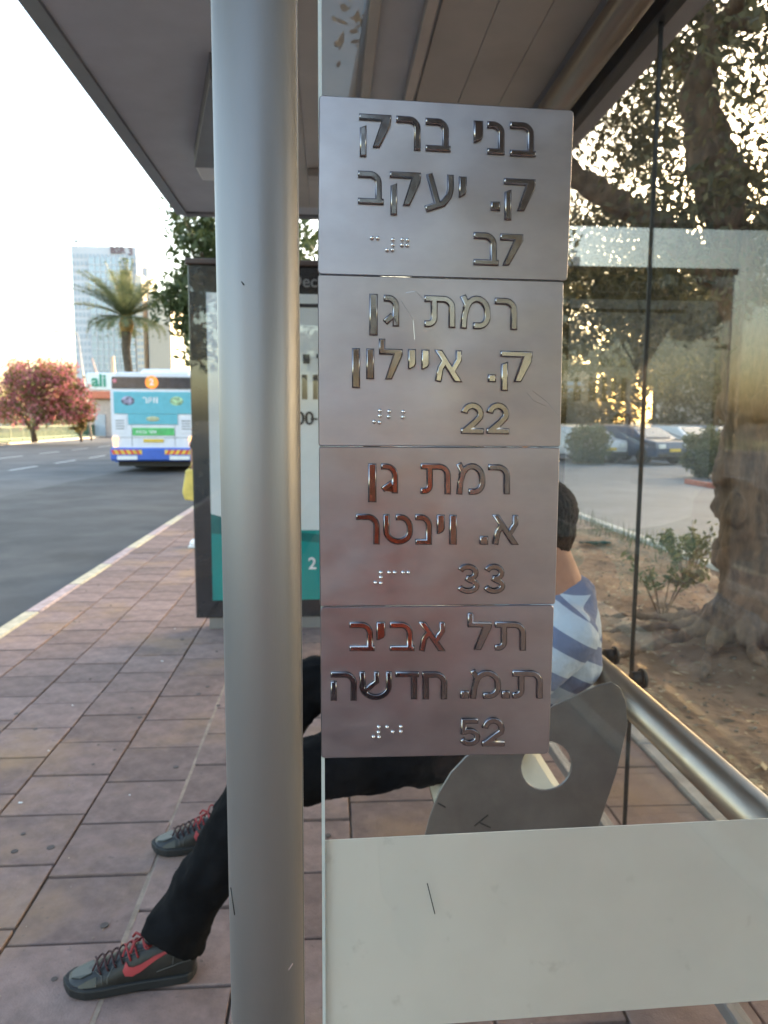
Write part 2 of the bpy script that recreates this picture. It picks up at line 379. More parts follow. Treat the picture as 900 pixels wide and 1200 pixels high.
# darker bus bay with a curved edge
pts = [(-2.38, -40), (-2.38, 60)]
edge = []
for i in range(31):
    y = 60-100*i/30; x = -6.1 - .7*sin(y*.11)
    if y > 26: x = -6.1-.7*sin(2.86)+(y-26)*.1
    if x > -2.4: x = -2.4
    edge.append((x, y))
mb = MB(); P = pts+edge
for i in range(30):
    (xa, ya), (xb, yb) = edge[i], edge[i+1]
    mb.add([(xa, ya, -.115), (-2.381, ya, -.115), (-2.381, yb, -.115), (xb, yb, -.115)], [(0, 3, 2, 1)])
mb.build('bay_surface', M_ASPHN, road)
for X, per, ln, y0 in ((-9.95, 4.0, 2.3, 12.4), (-13.3, 4.5, 2.6, 9.0)):
    base = None
    for k in range(16):
        y = y0+per*k
        if base is None:
            q = MB(); q.add([(-.07, 0, 0), (.07, 0, 0), (.07, ln, 0), (-.07, ln, 0)], [(0, 1, 2, 3)])
            base = bpy.data.meshes.new('lane_marking'); base.from_pydata(q.v, [], q.f); base.materials.append(M_WLINE)
        child(base, 'lane_marking', road, (X, y, -.108))
# median with kerb and grass
mb = MB(); mb.box(-20.1, -19.9, -80, 400, -.2, .02, .02); mb.build('median_kerb', M_CONC, kind='structure')
mb = MB(); mb.add([(-34, -80, .0), (-20.1, -80, .0), (-20.1, 400, .0), (-34, 400, .0)], [(0, 1, 2, 3)])
mb.build('median_verge', mat('dry grass', (.42, .4, .18), .95, col2=(.22, .26, .08), scale=1.2, bump=.5, bscale=12), kind='structure')
mb = MB(); mb.add([(-80, -80, -.1), (-34, -80, -.1), (-34, 400, -.1), (-80, 400, -.1)], [(0, 1, 2, 3)])
mb.build('far_carriageway', M_ASPH, kind='structure')
# pavement
mb = MB(); mb.box(MX0, MX1, -9, 60, -.19, -.0125); pave = mb.build('pavement', M_SAND, kind='structure')
q = MB(); q.box(-.1642, .1642, -.1612, .1612, -.03, 0, .0025); q2 = q.build('tmp', M_PAVER); pm = q2.data; pm.name = 'paver'; bpy.data.objects.remove(q2)
xs = [-2.26, -1.922, -1.585, -1.262, -.933, -.597, -.262, .075, .412, .749, 1.086, 1.435]
offs = [.0, .13, .02, .17, .094, .234, .07, .2, .04, .17, .1]
far = MB()
def paver_spots():
    for c in range(11):
        for r in range(-28, 150):
            yield c, r, (xs[c]+xs[c+1])/2, offs[c]+.3315*r+.3315/2
near = 0
for c, r, x, y in paver_spots():
    if 1.35 < y < 10.2 and near < 297:
        near += 1
        o = child(pm, 'paver', pave, (x, y, random.uniform(-.003, .0015)), Euler((random.uniform(-.005, .005), random.uniform(-.005, .005), random.uniform(-.006, .006))))
        o.scale = ((xs[c+1]-xs[c]-.008)/.3284, random.uniform(.985, .998), 1)
    else:
        hw = (xs[c+1]-xs[c])/2-.004; z = random.uniform(-.003, .0015)
        far.add([(x-hw, y-.161, z), (x+hw, y-.161, z), (x+hw, y+.161, z), (x-hw, y+.161, z)], [(0, 1, 2, 3)])
far.build('pavers', M_PAVER, pave, kind='stuff')
mb = MB(); mb.box(-.606, -.590, -9, 60, -.0125, -.0012); mb.build('joint_filling', M_SANDL, pave)
# kerb of painted stones
kr = tag(thing('kerb', (0, 0, 0), None, None), kind='structure')
q = MB(); q.box(-2.385, -2.263, 0, .985, -.2, .004, .012); ky = q.build('tmp', M_YEL); kym = ky.data; kym.name = 'kerb_stone'; bpy.data.objects.remove(ky)
krm = kym.copy(); krm.materials.clear(); krm.materials.append(M_RED)
for k in range(-9, 52):
    child(kym if k % 2 else krm, 'kerb_stone', kr, (0, k, 0))
# edge strip, dirt, kerb of the service road
er = tag(thing('edging', (0, 0, 0), None, None), kind='structure')
q = MB(); q.box(1.44, 1.53, 0, .99, -.2, .012, .008); t_ = q.build('tmp', M_CONC); em = t_.data; em.name = 'edging_stone'; bpy.data.objects.remove(t_)
for k in range(-6, 40): child(em, 'edging_stone', er, (0, k+.3, random.uniform(-.003, .003)))
def grid_sheet(x0, x1, y0, y1, nx, ny, zf):
    mb = MB(); vs = [(x0+(x1-x0)*i/nx, y0+(y1-y0)*j/ny, zf(x0+(x1-x0)*i/nx, y0+(y1-y0)*j/ny)) for j in range(ny+1) for i in range(nx+1)]
    mb.add(vs, [(j*(nx+1)+i, j*(nx+1)+i+1, (j+1)*(nx+1)+i+1, (j+1)*(nx+1)+i) for j in range(ny) for i in range(nx)], True); return mb
def dz(x, y):
    e = min(1, (x-1.53)/.3, (3.97-x)/.3); d = sqrt((x-2.75)**2+(y-4.85)**2)
    return -.02+max(0, e)*(.02*sin(x*5+y*3)+.015*sin(y*7-x*4)+.008*sin(x*23+y*17)) + .09*math.exp(-(d/.6)**2)
grid_sheet(1.53, 3.97, -8, 60, 40, 600, dz).build('dirt_verge', M_DIRT, kind='structure')
mb = MB(); mb.box(3.97, 4.09, -20, 60, -.2, .03, .015); mb.build('service_kerb', mat('white kerb', (.6, .58, .52), .8, var=.2, scale=6, bump=.3), kind='structure')
mb = MB(); mb.add([(4.09, -40, -.1), (90, -40, -.1), (90, 140, -.1), (4.09, 140, -.1)], [(0, 1, 2, 3)])
srv = mb.build('service_road', M_ASPHS, kind='structure')
mb = MB(); mb.box(9.3, 9.42, 14, 19.3, -.15, .02, .01); mb.box(9.3, 9.42, 31, 70, -.15, .02, .01)
mb.build('parking_kerb', mat('red kerb', (.42, .14, .09), .8, var=.2, scale=5), kind='structure')

# ================================================================== SIGN PLATES AND THE SIDE GLASS
PA = radians(5.73)-YAW
P0 = EYE + Vector((-.0704*cos(YAW)+.824*sin(YAW), .0704*sin(YAW)+.824*cos(YAW), 0))
PU = Vector((cos(PA), sin(PA), 0)); PN = Vector((sin(PA), -cos(PA), 0))     # along the pane, towards the viewer
def plane_uv(px, py, off=0.0):
    r = ray(px, py); o = P0+PN*off; k = (o-EYE).dot(PN)/r.dot(PN); p = EYE+r*k
    return (p-o).dot(PU), p.z
BASIS = Matrix(((PU.x, 0, PN.x), (PU.y, 0, PN.y), (0, 1, 0))).to_3x3()
def plane_obj(me, name, parent, off):
    o = bpy.data.objects.new(name, me); COL.objects.link(o); o.parent = parent
    p = P0 + PN*off; o.matrix_basis = Matrix.Translation(Vector((p.x, p.y, 0))-wloc(parent)) @ BASIS.to_4x4()
    return o
# glass pane in plane coordinates
gl_l = plane_uv(376, 500)[0]; gr = 1.02
u_of = lambda px, py: plane_uv(px, py)
side = thing('side_glass', P0+PU*((gl_l+gr)/2), 'clear side pane of the shelter carrying the metal plates and a milky band', 'glass panel')
G_OFF = -.010
def pane_box(u0, u1, z0, z1, th, off):
    mb = MB(); mb.box(u0, u1, z0, z1, -th/2, th/2); return mb
def pane_mesh(u0, u1, z0, z1, th, m):
    q = pane_box(u0, u1, z0, z1, th, 0); me = bpy.data.meshes.new('pane'); me.from_pydata(q.v, [], q.f); me.materials.append(m); return me
plane_obj(pane_mesh(gl_l+.003, gr, .12, 2.62, .003, M_GLASS), 'pane', side, G_OFF)
e = plane_obj(pane_mesh(gl_l-.001, gl_l+.0028, .12, 2.62, .008, M_GEDGE), 'pane_edge', side, G_OFF)
b_tl = u_of(380, 992); b_bl = u_of(640, 1203)[1]
bt = u_of(640, 979.5)[1]; bb = u_of(800, 1189)[1]
fm = plane_obj(pane_mesh(gl_l+.0031, gr, bb, bt, .002, M_FROST), 'milky_band', side, G_OFF-.004)
ov = [tuple(u_of(*p)) for p in ((502, 1040), (505, 1052), (508, 1064), (511, 1076))]
mb = MB(); mb.tube([(u, z, .0) for u, z in ov], .0006, 5); me = bpy.data.meshes.new('scratch'); me.from_pydata(mb.v, [], mb.f); me.materials.append(M_RUB)
plane_obj(me, 'scratch', side, G_OFF+.002)

QUADS = [[(374, 111), (673, 129), (665.3, 329.1), (372.3, 321.0)], [(372.4, 321.6), (661, 329.8), (657, 523.6), (373.3, 522.6)],
         [(373.6, 523.5), (656.2, 524.6), (650.8, 708.3), (375, 710.8)], [(375.2, 711.6), (649.5, 709.2), (643.5, 883.5), (376.5, 888.8)]]
def round_quad(q, r):
    out = []; n = 4
    for i in range(4):
        p = Vector(q[i]); a = (Vector(q[i-1])-p).normalized(); b = (Vector(q[(i+1) % 4])-p).normalized()
        for k in range(6):
            th = k/5; A = p+a*r*(1-th)**2+b*r*th**2   # quadratic corner
            out.append(tuple(A))
    return out
LET = [
 [('ק',420.7,458.4,134.5,184.7),('ר',464.2,492.7,136.7,176.1),('ב',498.4,527.9,139.3,177.9),('י',554.7,565.9,142,167.8),('נ',570.7,591,142.9,181.5),('ב',597.3,627.6,143.8,183.8),
  ('ב',419.4,449.5,201,239.8),('ק',456.6,493.2,202,253),('ע',498.4,531.6,204.6,249.6),('י',537.4,546.7,207.4,231.8),('.',574.8,585.8,236.6,247.2),('ק',590.2,627.2,209.9,259),
  ('ב',554.7,584,272.7,311.4),('7',585.8,612.8,274.4,311.8)],
 [('ן',432.6,442.5,344.5,393.2),('ג',449.5,468.3,345.8,382.6),('ת',497.1,533.3,346.7,384),('מ',537.8,574.8,347,385.8),('ר',579.6,605.7,349.3,386.7),
  ('ן',412.3,421.9,408,454.8),('ו',429,438.4,408.5,444.4),('ל',443.8,471.7,397.3,444.8),('י',477.9,487.3,409.2,432.9),('י',493.6,503,409.8,433.2),('א',508.7,541.7,410.3,447.6),
  ('.',571.6,580.8,438.8,448),('ק',586.1,623.5,411.6,458.7),('2',539.9,566.6,471.5,508.8),('2',569.8,596.4,471.5,508.8)],
 [('ן',431.3,441,543,588.4),('ג',446.4,466.9,543,578),('ת',492.7,528,543,579),('מ',533.3,568.4,543,579.6),('ר',571.9,597.3,544,579),
  ('ר',417,444.7,602,637.6),('ט',449,483.8,602.4,638),('נ',486.4,506,602.4,638),('י',511.7,521,602.8,625.6),('ו',526.4,535.1,603,638),('.',561.8,571.6,627.7,638),('א',576,607.6,603,638),
  ('3',534.2,561.8,660,695.8),('3',565.3,592,660,695.8)],
 [('ב',409.5,439,728.4,762.6),('י',441,451.4,728.4,749.8),('ב',456.6,485.6,728.4,762.6),('א',490,522,728.4,762.6),('ל',547.6,576,717.8,761.3),('ת',579.6,616,728,762),
  ('ה',387.4,418,786.4,820.7),('ש',420.7,459.2,786.4,820),('ד',463.3,490.9,786.4,819),('ח',494.4,523.8,786.4,819),('.',539.2,549.3,808.8,818),('מ',549.3,586.7,785,818.4),
  ('.',587.6,597.3,808.8,818),('ת',600,635.6,785,818),('5',536.9,562.7,841,874),('2',564.4,591,840,874)]]
BR = [(370,190,[(370,500),(408,502),(508,512),(508,548),(470,580),(505,580),(570,512),(605,515),(568,548),(603,550)]),
      (370,400,[(423,458),(423,492),(385,530),(420,535),(483,462),(480,498),(577,465),(575,500)]),
      (370,590,[(428,455),(428,487),(393,522),(428,525),(483,455),(520,455),(575,455),(610,455)]),
      (370,770,[(415,460),(413,495),(380,525),(417,527),(470,460),(507,492),(560,458),(560,490)])]
PLAB = ['topmost brushed metal plate on the glass, three raised lines ending in 7ב',
        'second metal plate from the top with raised number 22',
        'third metal plate from the top with raised number 33',
        'lowest metal plate on the glass with raised number 52']
names = {'.': 'full_stop'}
for i, q in enumerate(QUADS):
    c = [plane_uv(*p) for p in q]
    cu_ = sum(x[0] for x in c)/4; cz = sum(x[1] for x in c)/4
    root = thing('sign_plate', P0+PU*cu_+Vector((0, 0, cz-HC)), PLAB[i], 'sign', 'raised metal route plates on the glass')
    pm_ = relief('plate', [round_quad(q, 5.5 if i in (0, 3) else 3.5)[::1]], lambda p: plane_uv(*p), PN, .0018, .0009, M_PLATE, root)
    pl = plane_obj(pm_, 'plate', root, -.0022+.0001*i)
    for ch, x0, x1, y0, y1 in LET[i]:
        loops = outline(glyph(ch, x1-x0, y1-y0, 7.9 if i < 2 else 7.3))
        def mp(p):
            sl = .058-.066*(y0+p[1]-112)/776
            return plane_uv(x0+p[0], y0+p[1]+(p[0]-(x1-x0)/2)*sl)
        me = relief('letter', loops, mp, PN, .0012, .00135, M_LETTER, root)
        plane_obj(me, names.get(ch, 'digit' if ch in '2357' else 'letter'), root, .0012)
    if i == 1:
        for pts in (((617, 460), (626, 470), (640, 476)), ((624, 458), (640, 470), (655, 487)), ((470, 352), (484, 375), (486, 398)), ((476, 343), (487, 341), (496, 350))):
            q_ = MB(); q_.tube([(*plane_uv(*p), .0) for p in pts], .00022, 5); me = bpy.data.meshes.new('scratch'); me.from_pydata(q_.v, [], q_.f); me.materials.append(M_DOT); plane_obj(me, 'scratch', root, -.0004)
    ox, oy, dots = BR[i]; mb = MB()
    for dx, dy in dots:
        u, v = plane_uv(ox+dx/5.625, oy+dy/5.625); mb.ball((u, v, 0), (.0025, .0025, .0028), 10, 8)
    me = bpy.data.meshes.new('braille'); me.from_pydata(mb.v, [], mb.f); me.polygons.foreach_set('use_smooth', mb.sm); me.materials.append(M_DOT)
    plane_obj(me, 'braille', root, -.0002)

# ================================================================== SHELTER
RZ = 2.735
sh = thing('bus_shelter', (0, 3, 0), 'bus shelter with grey flat roof, silver tube posts and glass rear wall', 'bus shelter')
PX, PY = at_y(306, 600, .865).x, .865
mb = MB(); mb.tube([(PX, PY, 0), (PX, PY, RZ)], .0445, 64); mb.build('post', M_STEEL, sh)
mb = MB(); mb.box(PX+.0385, PX+.0452, PY-.006, PY+.004, .1, RZ, .001); mb.tube([(PX+.038, PY-.012, 2.0), (PX+.046, PY-.012, 2.0)], .004, 8); mb.build('glazing_strip', M_FASC, sh)
for y in (.80, 4.7): mb = MB(); mb.tube([(.885, y, 0), (.885, y, 2.6)], .04, 24); mb.build('post', M_STEEL, sh)
# roof
mb = MB(); mb.box(-.86, 1.12, .55, 4.83, RZ, RZ+.05); mb.build('roof', M_DARK, sh)
mb = MB()
mb.prism([(-.92, .5, RZ+.0), (-.85, .5, RZ-.015), (-.85, .5, RZ+.12), (-.90, .5, RZ+.12), (-.935, .5, RZ+.04)], (0, 4.37, 0)); mb.build('fascia', M_FASC, sh)
mb = MB(); mb.prism([(-.849, 4.87, RZ-.012), (-.849, 4.80, RZ-.012), (-.849, 4.80, RZ+.12), (-.849, 4.87, RZ+.10)], (1.98, 0, 0)); mb.build('fascia', M_FASC, sh)
# ceiling panels, inner part warm, with ribs along the street
for a, b in ((-.32, -.1075), (-.106, .105), (.335, .50), (.5015, .66), (.6615, .80)):
    mb = MB(); mb.box(a, b, .6, 4.6, RZ-.012, RZ-.001, .002); mb.build('ceiling_panel', M_BROWN, sh)
for a in (.12, .285):
    mb = MB(); mb.box(a, a+.035, .6, 4.7, RZ-.04, RZ-.001, .003); mb.build('ceiling_rib', mat('ceiling rib', (.45, .41, .37), .4, metal=.2, var=.05), sh)
mb = MB(); LA, LB = at_z(246, 92, RZ-.085), at_z(228, 196, RZ-.085); mb.prism([(LA.x, LA.y, RZ-.001), (LB.x, LB.y, RZ-.001), (-.34, LB.y, RZ-.001), (-.34, LA.y, RZ-.001)], (0, 0, -.085)); lamp = mb.build('lamp_housing', M_FASC, sh)
mb = MB(); mb.box(LB.x+.004, -.345, LB.y+.001, LB.y+.2, RZ-.083, RZ-.002, .004); mb.build('end_cap', M_WHITE, lamp)
mb = MB(); mb.box(-.1, .8, 3.9, 3.98, RZ-.05, RZ-.013, .004); mb.build('cross_rib', mat('ceiling rib', (.3, .27, .24)), sh)
mb = MB(); mb.tube([(.835, .55, 2.655), (.835, 4.75, 2.655)], .052, 40); mb.build('roof_beam', mat('bronze beam', (.26, .21, .17), .35, metal=.7, var=.05), sh)
mb = MB(); mb.box(.945, .995, .75, 4.8, 2.66, 2.734, .004); mb.build('glazing_rail', M_RUB, sh)
mb = MB(); mb.box(.95, .99, .75, 4.8, .06, .10, .004); mb.build('glazing_rail', M_FASC, sh)
BG = thing('rear_glass', (.97, 2.8, 0), 'large clear panes forming the rear wall of the shelter beside the tree', 'glass panel')
for y0, y1 in ((.80, 2.306), (2.314, 4.75)):
    mb = MB(); mb.box(.9695, .9725, y0, y1, .10, 2.665); mb.build('pane', M_GLASSB, BG)
mb = MB(); mb.box(.965, .977, 2.3062, 2.3138, .10, 2.659); mb.build('joint_seal', M_RUB, BG)
# back rail
RLX, RLZ = .882, .688
mb = MB(); mb.tube([(RLX, .95, RLZ), (RLX, 4.6, RLZ)], .047, 48); rail = mb.build('back_rail', mat('warm brushed steel', (.36, .30, .24), .33, metal=.9, var=.05, scale=4, rvar=.05), sh)
for y in (2.2, 2.43, 3.6, 1.1):
    mb = MB(); mb.tube([(.925, y, .715), (.966, y, .715)], .022, 16); mb.tube([(.955, y, .715), (.967, y, .715)], .03, 16); mb.build('clamp', M_RUB, rail)

# bench
bn = thing('bench', (.5, 3, 0), 'shelter bench with cream seat slab and rounded steel end plate with a hole', 'bench')
mb = MB()
prof = [(.30, .40), (.32, .435), (.36, .45), (.64, .455), (.665, .45), (.667, .425), (.36, .415), (.33, .39)]
mb.prism([(x, 1.70, z) for x, z in prof], (0, 2.6, 0)); mb.build('seat', M_CREAM, bn)
def plate_poly():
    Y = 1.66; px = [(490, 1030), (495, 990), (503, 958), (514, 928), (528, 905), (546, 886), (575, 868), (612, 846), (650, 826), (700, 803), (716, 799), (727, 806), (733, 822), (735, 850), (722, 905), (701, 968), (684, 1030), (640, 1120), (560, 1130), (510, 1090)]
    return [tuple(at_y(a, b, Y)) for a, b in px], Y
pp, Y = plate_poly()
hc = at_y(640, 897, Y); hr = 32/890*Y*1.0
hole = [(hc.x+hr*cos(2*pi*k/28), hc.z+hr*sin(2*pi*k/28)) for k in range(28)]
me = relief('end_plate', [[(p[0], p[2]) for p in pp], hole], lambda p: p, None, .004, .001, M_ARM, bn)
o = child(me, 'end_plate', bn, Vector((0, Y, 0))-wloc(bn), Euler((pi/2, 0, 0)))
o = child(me, 'end_plate', bn, Vector((0, 4.32, 0))-wloc(bn), Euler((pi/2, 0, 0)))
for y in (1.95, 4.05):
    mb = MB(); mb.tube([(.5, y, 0), (.5, y, .41)], .03, 16); mb.tube([(.5, y, 0), (.5, y, .012)], .07, 16); mb.build('leg', M_STEEL, bn)
for px in (((513, 941), (522, 946)), ((556, 968), (572, 955)), ((562, 964), (575, 970))):
    a = at_y(px[0][0], px[0][1], Y-.0035); b = at_y(px[1][0], px[1][1], Y-.0035)
    mb = MB(); mb.tube([a, b], .0018, 6); mb.build('pen_mark', M_RUB, bn)
# marks on the front post
def on_post(px, py):
    r = ray(px, py); a = r.x**2+r.y**2; bq = -2*(r.x*PX+r.y*PY); c = PX**2+PY**2-.0447**2
    k = (-bq-sqrt(max(0, bq*bq-4*a*c)))/(2*a); return EYE+r*k
for nm, pts, m in (('scratch', [(270.5, 1040), (273, 1058), (275, 1072)], M_RUB), ('red_mark', [(343, 1129), (338, 1137)], MATS['kerb faded red']), ('scratch', [(283, 330), (286, 334)], M_RUB)):
    mb = MB(); mb.tube([on_post(*p) for p in pts], .0007, 5); mb.build(nm, m, sh)

# ================================================================== POSTER CASE
YP = 5.388
pc = thing('poster_case', (-.3, YP, 0), 'tall black framed advertising case with white and teal poster at the end of the shelter', 'advertising case')
x0, x1, z0, z1 = -.957, .36, .085, 2.545
mb = MB(); mb.box(x0, x1, YP+.012, YP+.16, z0, z1, .006); mb.build('cabinet', M_BLACK, pc)
mb = MB(); mb.box(x0-.015, x1+.015, YP-.01, YP+.18, z1, z1+.04, .006); mb.build('top_cap', mat('dark bronze cap', (.06, .035, .025), .4, var=.1), pc)
mb = MB(); mb.box(x0+.09, x1-.09, YP+.03, YP+.14, 0, z0-.0); mb.build('plinth', M_STEEL, pc)
mb = MB(); mb.box(-.835, x1-.12, YP+.004, YP+.0118, .72, 2.36); po = mb.build('poster', mat('poster paper', (.8, .81, .79), .5, var=.02), pc)
mb = MB(); mb.box(-.835, x1-.12, YP+.004, YP+.0118, .215, .719); mb.build('poster_base', mat('teal poster', (.0, .30, .27), .45, var=.03), pc)
mb = MB(); mb.prism([(-.835, YP+.0035, .7), (-.835, YP+.0035, .84), (-.5, YP+.0035, .74), (0, YP+.0035, .68), (.24, YP+.0035, .66), (.24, YP+.0035, .6)], (0, -.001, 0))
mb.build('poster_wave', mat('deep teal', (.0, .16, .15), .45), pc)
M_INK = mat('dark ink', (.035, .03, .035), .5)
ztop = at_y(360, 358, YP).z
mb = MB(); mb.box(-.6, x1-.12, YP+.001, YP+.0035, ztop-.012, ztop+.012); mb.build('poster_line', M_INK, pc)
def yz(px, py): return at_y(px, py, YP)
for a, b in ((353.5, 360), (366.5, 372.5), (378, 384), (391, 400), (410, 418)):
    p, q_ = yz(a, 439), yz(b, 468); mb = MB(); mb.box(p.x, q_.x, YP+.001, YP+.0035, q_.z, p.z); mb.build('lettering', M_INK, pc)
text_part('00', .13, yz(357, 491)+Vector((0, 0, 0)), pc, M_INK, bold=.002); mb = MB(); p = yz(364, 491); mb.box(p.x, p.x+.05, YP+.001, YP+.0035, p.z-.006, p.z+.006); mb.build('lettering', M_INK, pc)
glyph_strip('על 8', yz(355, 415).x, yz(355, 415).z, YP+.002, .065, pc, M_INK)
text_part('2', .12, yz(366, 661), pc, M_WHITE, bold=.002)
text_part('JCDecaux', .115, Vector((yz(357, 330).x+.02, YP+.006, yz(357, 330).z)), pc, mat('faint print', (.3, .28, .26), .5), bold=.001)
mb = MB(); mb.box(x0+.01, x1-.01, YP-.0035, YP-.001, z0+.01, z1-.01); mb.build('front_glass', glass_mat('case glass', (.96, .97, .98), 1.2), pc)

# ================================================================== TREES
def branch(mb, p, d, L, r, depth, tips, spread=.6, n=8, up=.15):
    pts = [p]; rr = [r]; q = Vector(p); d = Vector(d).normalized(); k = 4
    for i in range(k):
        d = (d+Vector((random.gauss(0, .16), random.gauss(0, .16), random.gauss(up*.3, .1)))).normalized(); q = q+d*L/k; pts.append(q.copy()); rr.append(r*(1-.45*(i+1)/k))
    mb.tube(pts, rr, n)
    if depth == 0: tips.append(q.copy()); return
    if depth <= 2: tips.append(pts[2].copy())
    for j in range(random.choice((2, 3, 3))):
        a = Vector((random.gauss(0, 1), random.gauss(0, 1), random.gauss(up, .6))).normalized()
        branch(mb, q, (d+a*spread*1.3).normalized(), L*random.uniform(.62, .85), rr[-1]*.78, depth-1, tips, spread, max(5, n-2), up)
def leaves(centres, per, rad, size, m, name, parent, flat=1.0, droop=0.0, aspect=2.4):
    C = np.array([tuple(c) for c in centres]); n = len(C)*per
    c = np.repeat(C, per, 0); rr = np.asarray(rad)
    off = rng.normal(size=(n, 3)); off /= np.linalg.norm(off, axis=1)[:, None]; off *= (rng.random((n, 1))**.45)
    rads = np.repeat(rng.uniform(rad*.55, rad*1.15, len(C)), per)[:, None]
    c = c+off*rads*np.array([1, 1, flat])
    a = rng.normal(size=(n, 3)); a[:, 2] -= droop; a /= np.linalg.norm(a, axis=1)[:, None]
    b = np.cross(a, rng.normal(size=(n, 3))); b /= np.linalg.norm(b, axis=1)[:, None]
    s = size*rng.uniform(.6, 1.3, (n, 1)); a = a*s; b = b*s/aspect
    v = np.stack([c-a, c+b, c+a, c-b], 1).reshape(-1, 3)
    off_ = wloc(parent); v = v-np.array(off_)
    me = bpy.data.meshes.new(name); me.vertices.add(4*n); me.vertices.foreach_set('co', v.astype(np.float32).ravel())
    me.loops.add(4*n); me.loops.foreach_set('vertex_index', np.arange(4*n, dtype=np.int32))
    me.polygons.add(n); me.polygons.foreach_set('loop_start', np.arange(0, 4*n, 4, dtype=np.int32)); me.polygons.foreach_set('loop_total', np.full(n, 4, dtype=np.int32))
    me.update(calc_edges=True); me.materials.append(m)
    o = bpy.data.objects.new(name, me); COL.objects.link(o); o.parent = parent; return o
# near gnarled tree behind the shelter
tb = Vector((2.78, 4.75, 0))
tr = thing('gnarled_tree', tb, 'gnarled brown tree with spreading roots in the dirt behind the rear glass', 'tree')
mb = MB()
T = lambda *a: [tb+Vector(p) for p in a]
mb.tube(T((0, 0, -.1), (-.02, 0, .15), (-.03, 0, .5), (-.08, .02, 1.0), (-.1, 0, 1.5), (-.12, .02, 2.0), (-.2, .05, 2.5)), [.27, .19, .16, .145, .14, .14, .13], 20)
mb.tube(T((.16, -.05, .0), (.27, -.05, .35), (.27, -.03, .6), (.12, 0, .95), (.1, 0, 1.2), (.3, .02, 1.55), (.5, .05, 2.1)), [.2, .12, .10, .10, .1, .1, .09], 16)
mb.tube(T((.2, -.1, 0), (.34, -.1, .35), (.42, -.06, .75), (.5, 0, 1.2)), [.2, .13, .1, .08], 14)
for k in range(11):
    a = 2*pi*k/11+.2; L = random.uniform(.5, 1.0)
    mb.tube(T((cos(a)*.12, sin(a)*.12, .32), (cos(a)*.3, sin(a)*.3, .13), (cos(a+.15)*(.3+L*.4), sin(a+.15)*(.3+L*.4), .07), (cos(a+.3)*(.35+L), sin(a+.3)*(.35+L), -.0)), [.09, .06, .035, .012], 10)
for k in range(14):
    a = random.uniform(0, 2*pi); z = random.uniform(.1, 2.0); mb.ball(tb+Vector((-.06+cos(a)*.16, sin(a)*.16, z)), (.07, .07, .12), 8, 6)
tips = []
for d, L, r, base in (((-.5, -.2, 1), 1.5, .13, (-.2, .05, 2.45)), ((.1, .5, 1), 1.6, .12, (-.2, .05, 2.45)), ((.5, -.3, 1), 1.5, .09, (.5, .05, 2.05)), ((-.9, .4, .6), 1.7, .1, (-.18, .05, 2.3)), ((.9, .6, .6), 1.5, .08, (.5, .05, 2.05))):
    branch(mb, tb+Vector(base), d, L, r, 3, tips, .65)
o = mb.build('trunk', M_BARK, tr); organic(o, .02, 1, .4)
txb = bpy.data.textures.new('bark lumps', 'CLOUDS'); txb.noise_scale = .13; txb.noise_depth = 3
d = o.modifiers.new('lumps', 'DISPLACE'); d.texture = txb; d.strength = .09; d.mid_level = .5; d.texture_coords = 'LOCAL'
ext = [tb+Vector((random.uniform(-2.2, 4.4), random.uniform(-2.6, 4.5), random.uniform(2.4, 6.2))) for _ in range(300)]
ext += [tb+Vector((random.uniform(-1.2, 1.8), random.uniform(-.2, 3.0), random.uniform(2.1, 3.4))) for _ in range(40)]
cen = [c for c in tips+ext if not (c.x < 1.75 and c.z < 3.45 and c.y < 5.6)]
leaves(cen, 290, .5, .036, M_LEAF, 'crown', tr, .8, .6)

def simple_tree(loc, h, cr, lab, leafm, trunk_r=.18, clumps=60, per=110, size=.16, name='tree', low=.35, group=None, flat=.8, seed=0, bark=None, label_cat='tree'):
    random.seed(seed+11)
    t = thing(name, loc, lab, label_cat, group); L = Vector(loc); mb = MB()
    pts = [L+Vector((random.uniform(-.1, .1)*i, random.uniform(-.1, .1)*i, h*.62*i/4)) for i in range(5)]; pts[0] = L.copy()
    mb.tube(pts, [trunk_r*(1-.15*i) for i in range(5)], 10)
    cs = []
    for k in range(clumps):
        while True:
            v = Vector((random.uniform(-1, 1), random.uniform(-1, 1), random.uniform(-1, 1)))
            if v.length < 1: break
        c = L+Vector((v.x*cr, v.y*cr, h*(low+1)/2+v.z*h*(1-low)/2)); cs.append(c)
        if k % 3 == 0: mb.tube([pts[2+k % 3], (pts[3]+c)/2+Vector((0, 0, .2)), c], [trunk_r*.4, trunk_r*.2, .02], 5)
    mb.build('trunk', bark or M_BARK, t)
    leaves(cs, per, cr*.34, size, leafm, 'crown', t, flat); return t
random.seed(3)
# tree beyond the poster case (street side)
c = at_z(246, 510, 0)
simple_tree((-2.05, 17.5, 0), 6.7, 1.55, 'tall sparse green tree on the pavement rising behind the advertising case', M_LEAFG, .14, 120, 110, .1, 'street_tree', .36, seed=1)
simple_tree((-.3, 14, 0), 5.0, 1.6, 'leafy street tree seen just above the poster case header', M_LEAFG, .14, 50, 90, .09, 'street_tree', .45, seed=2)
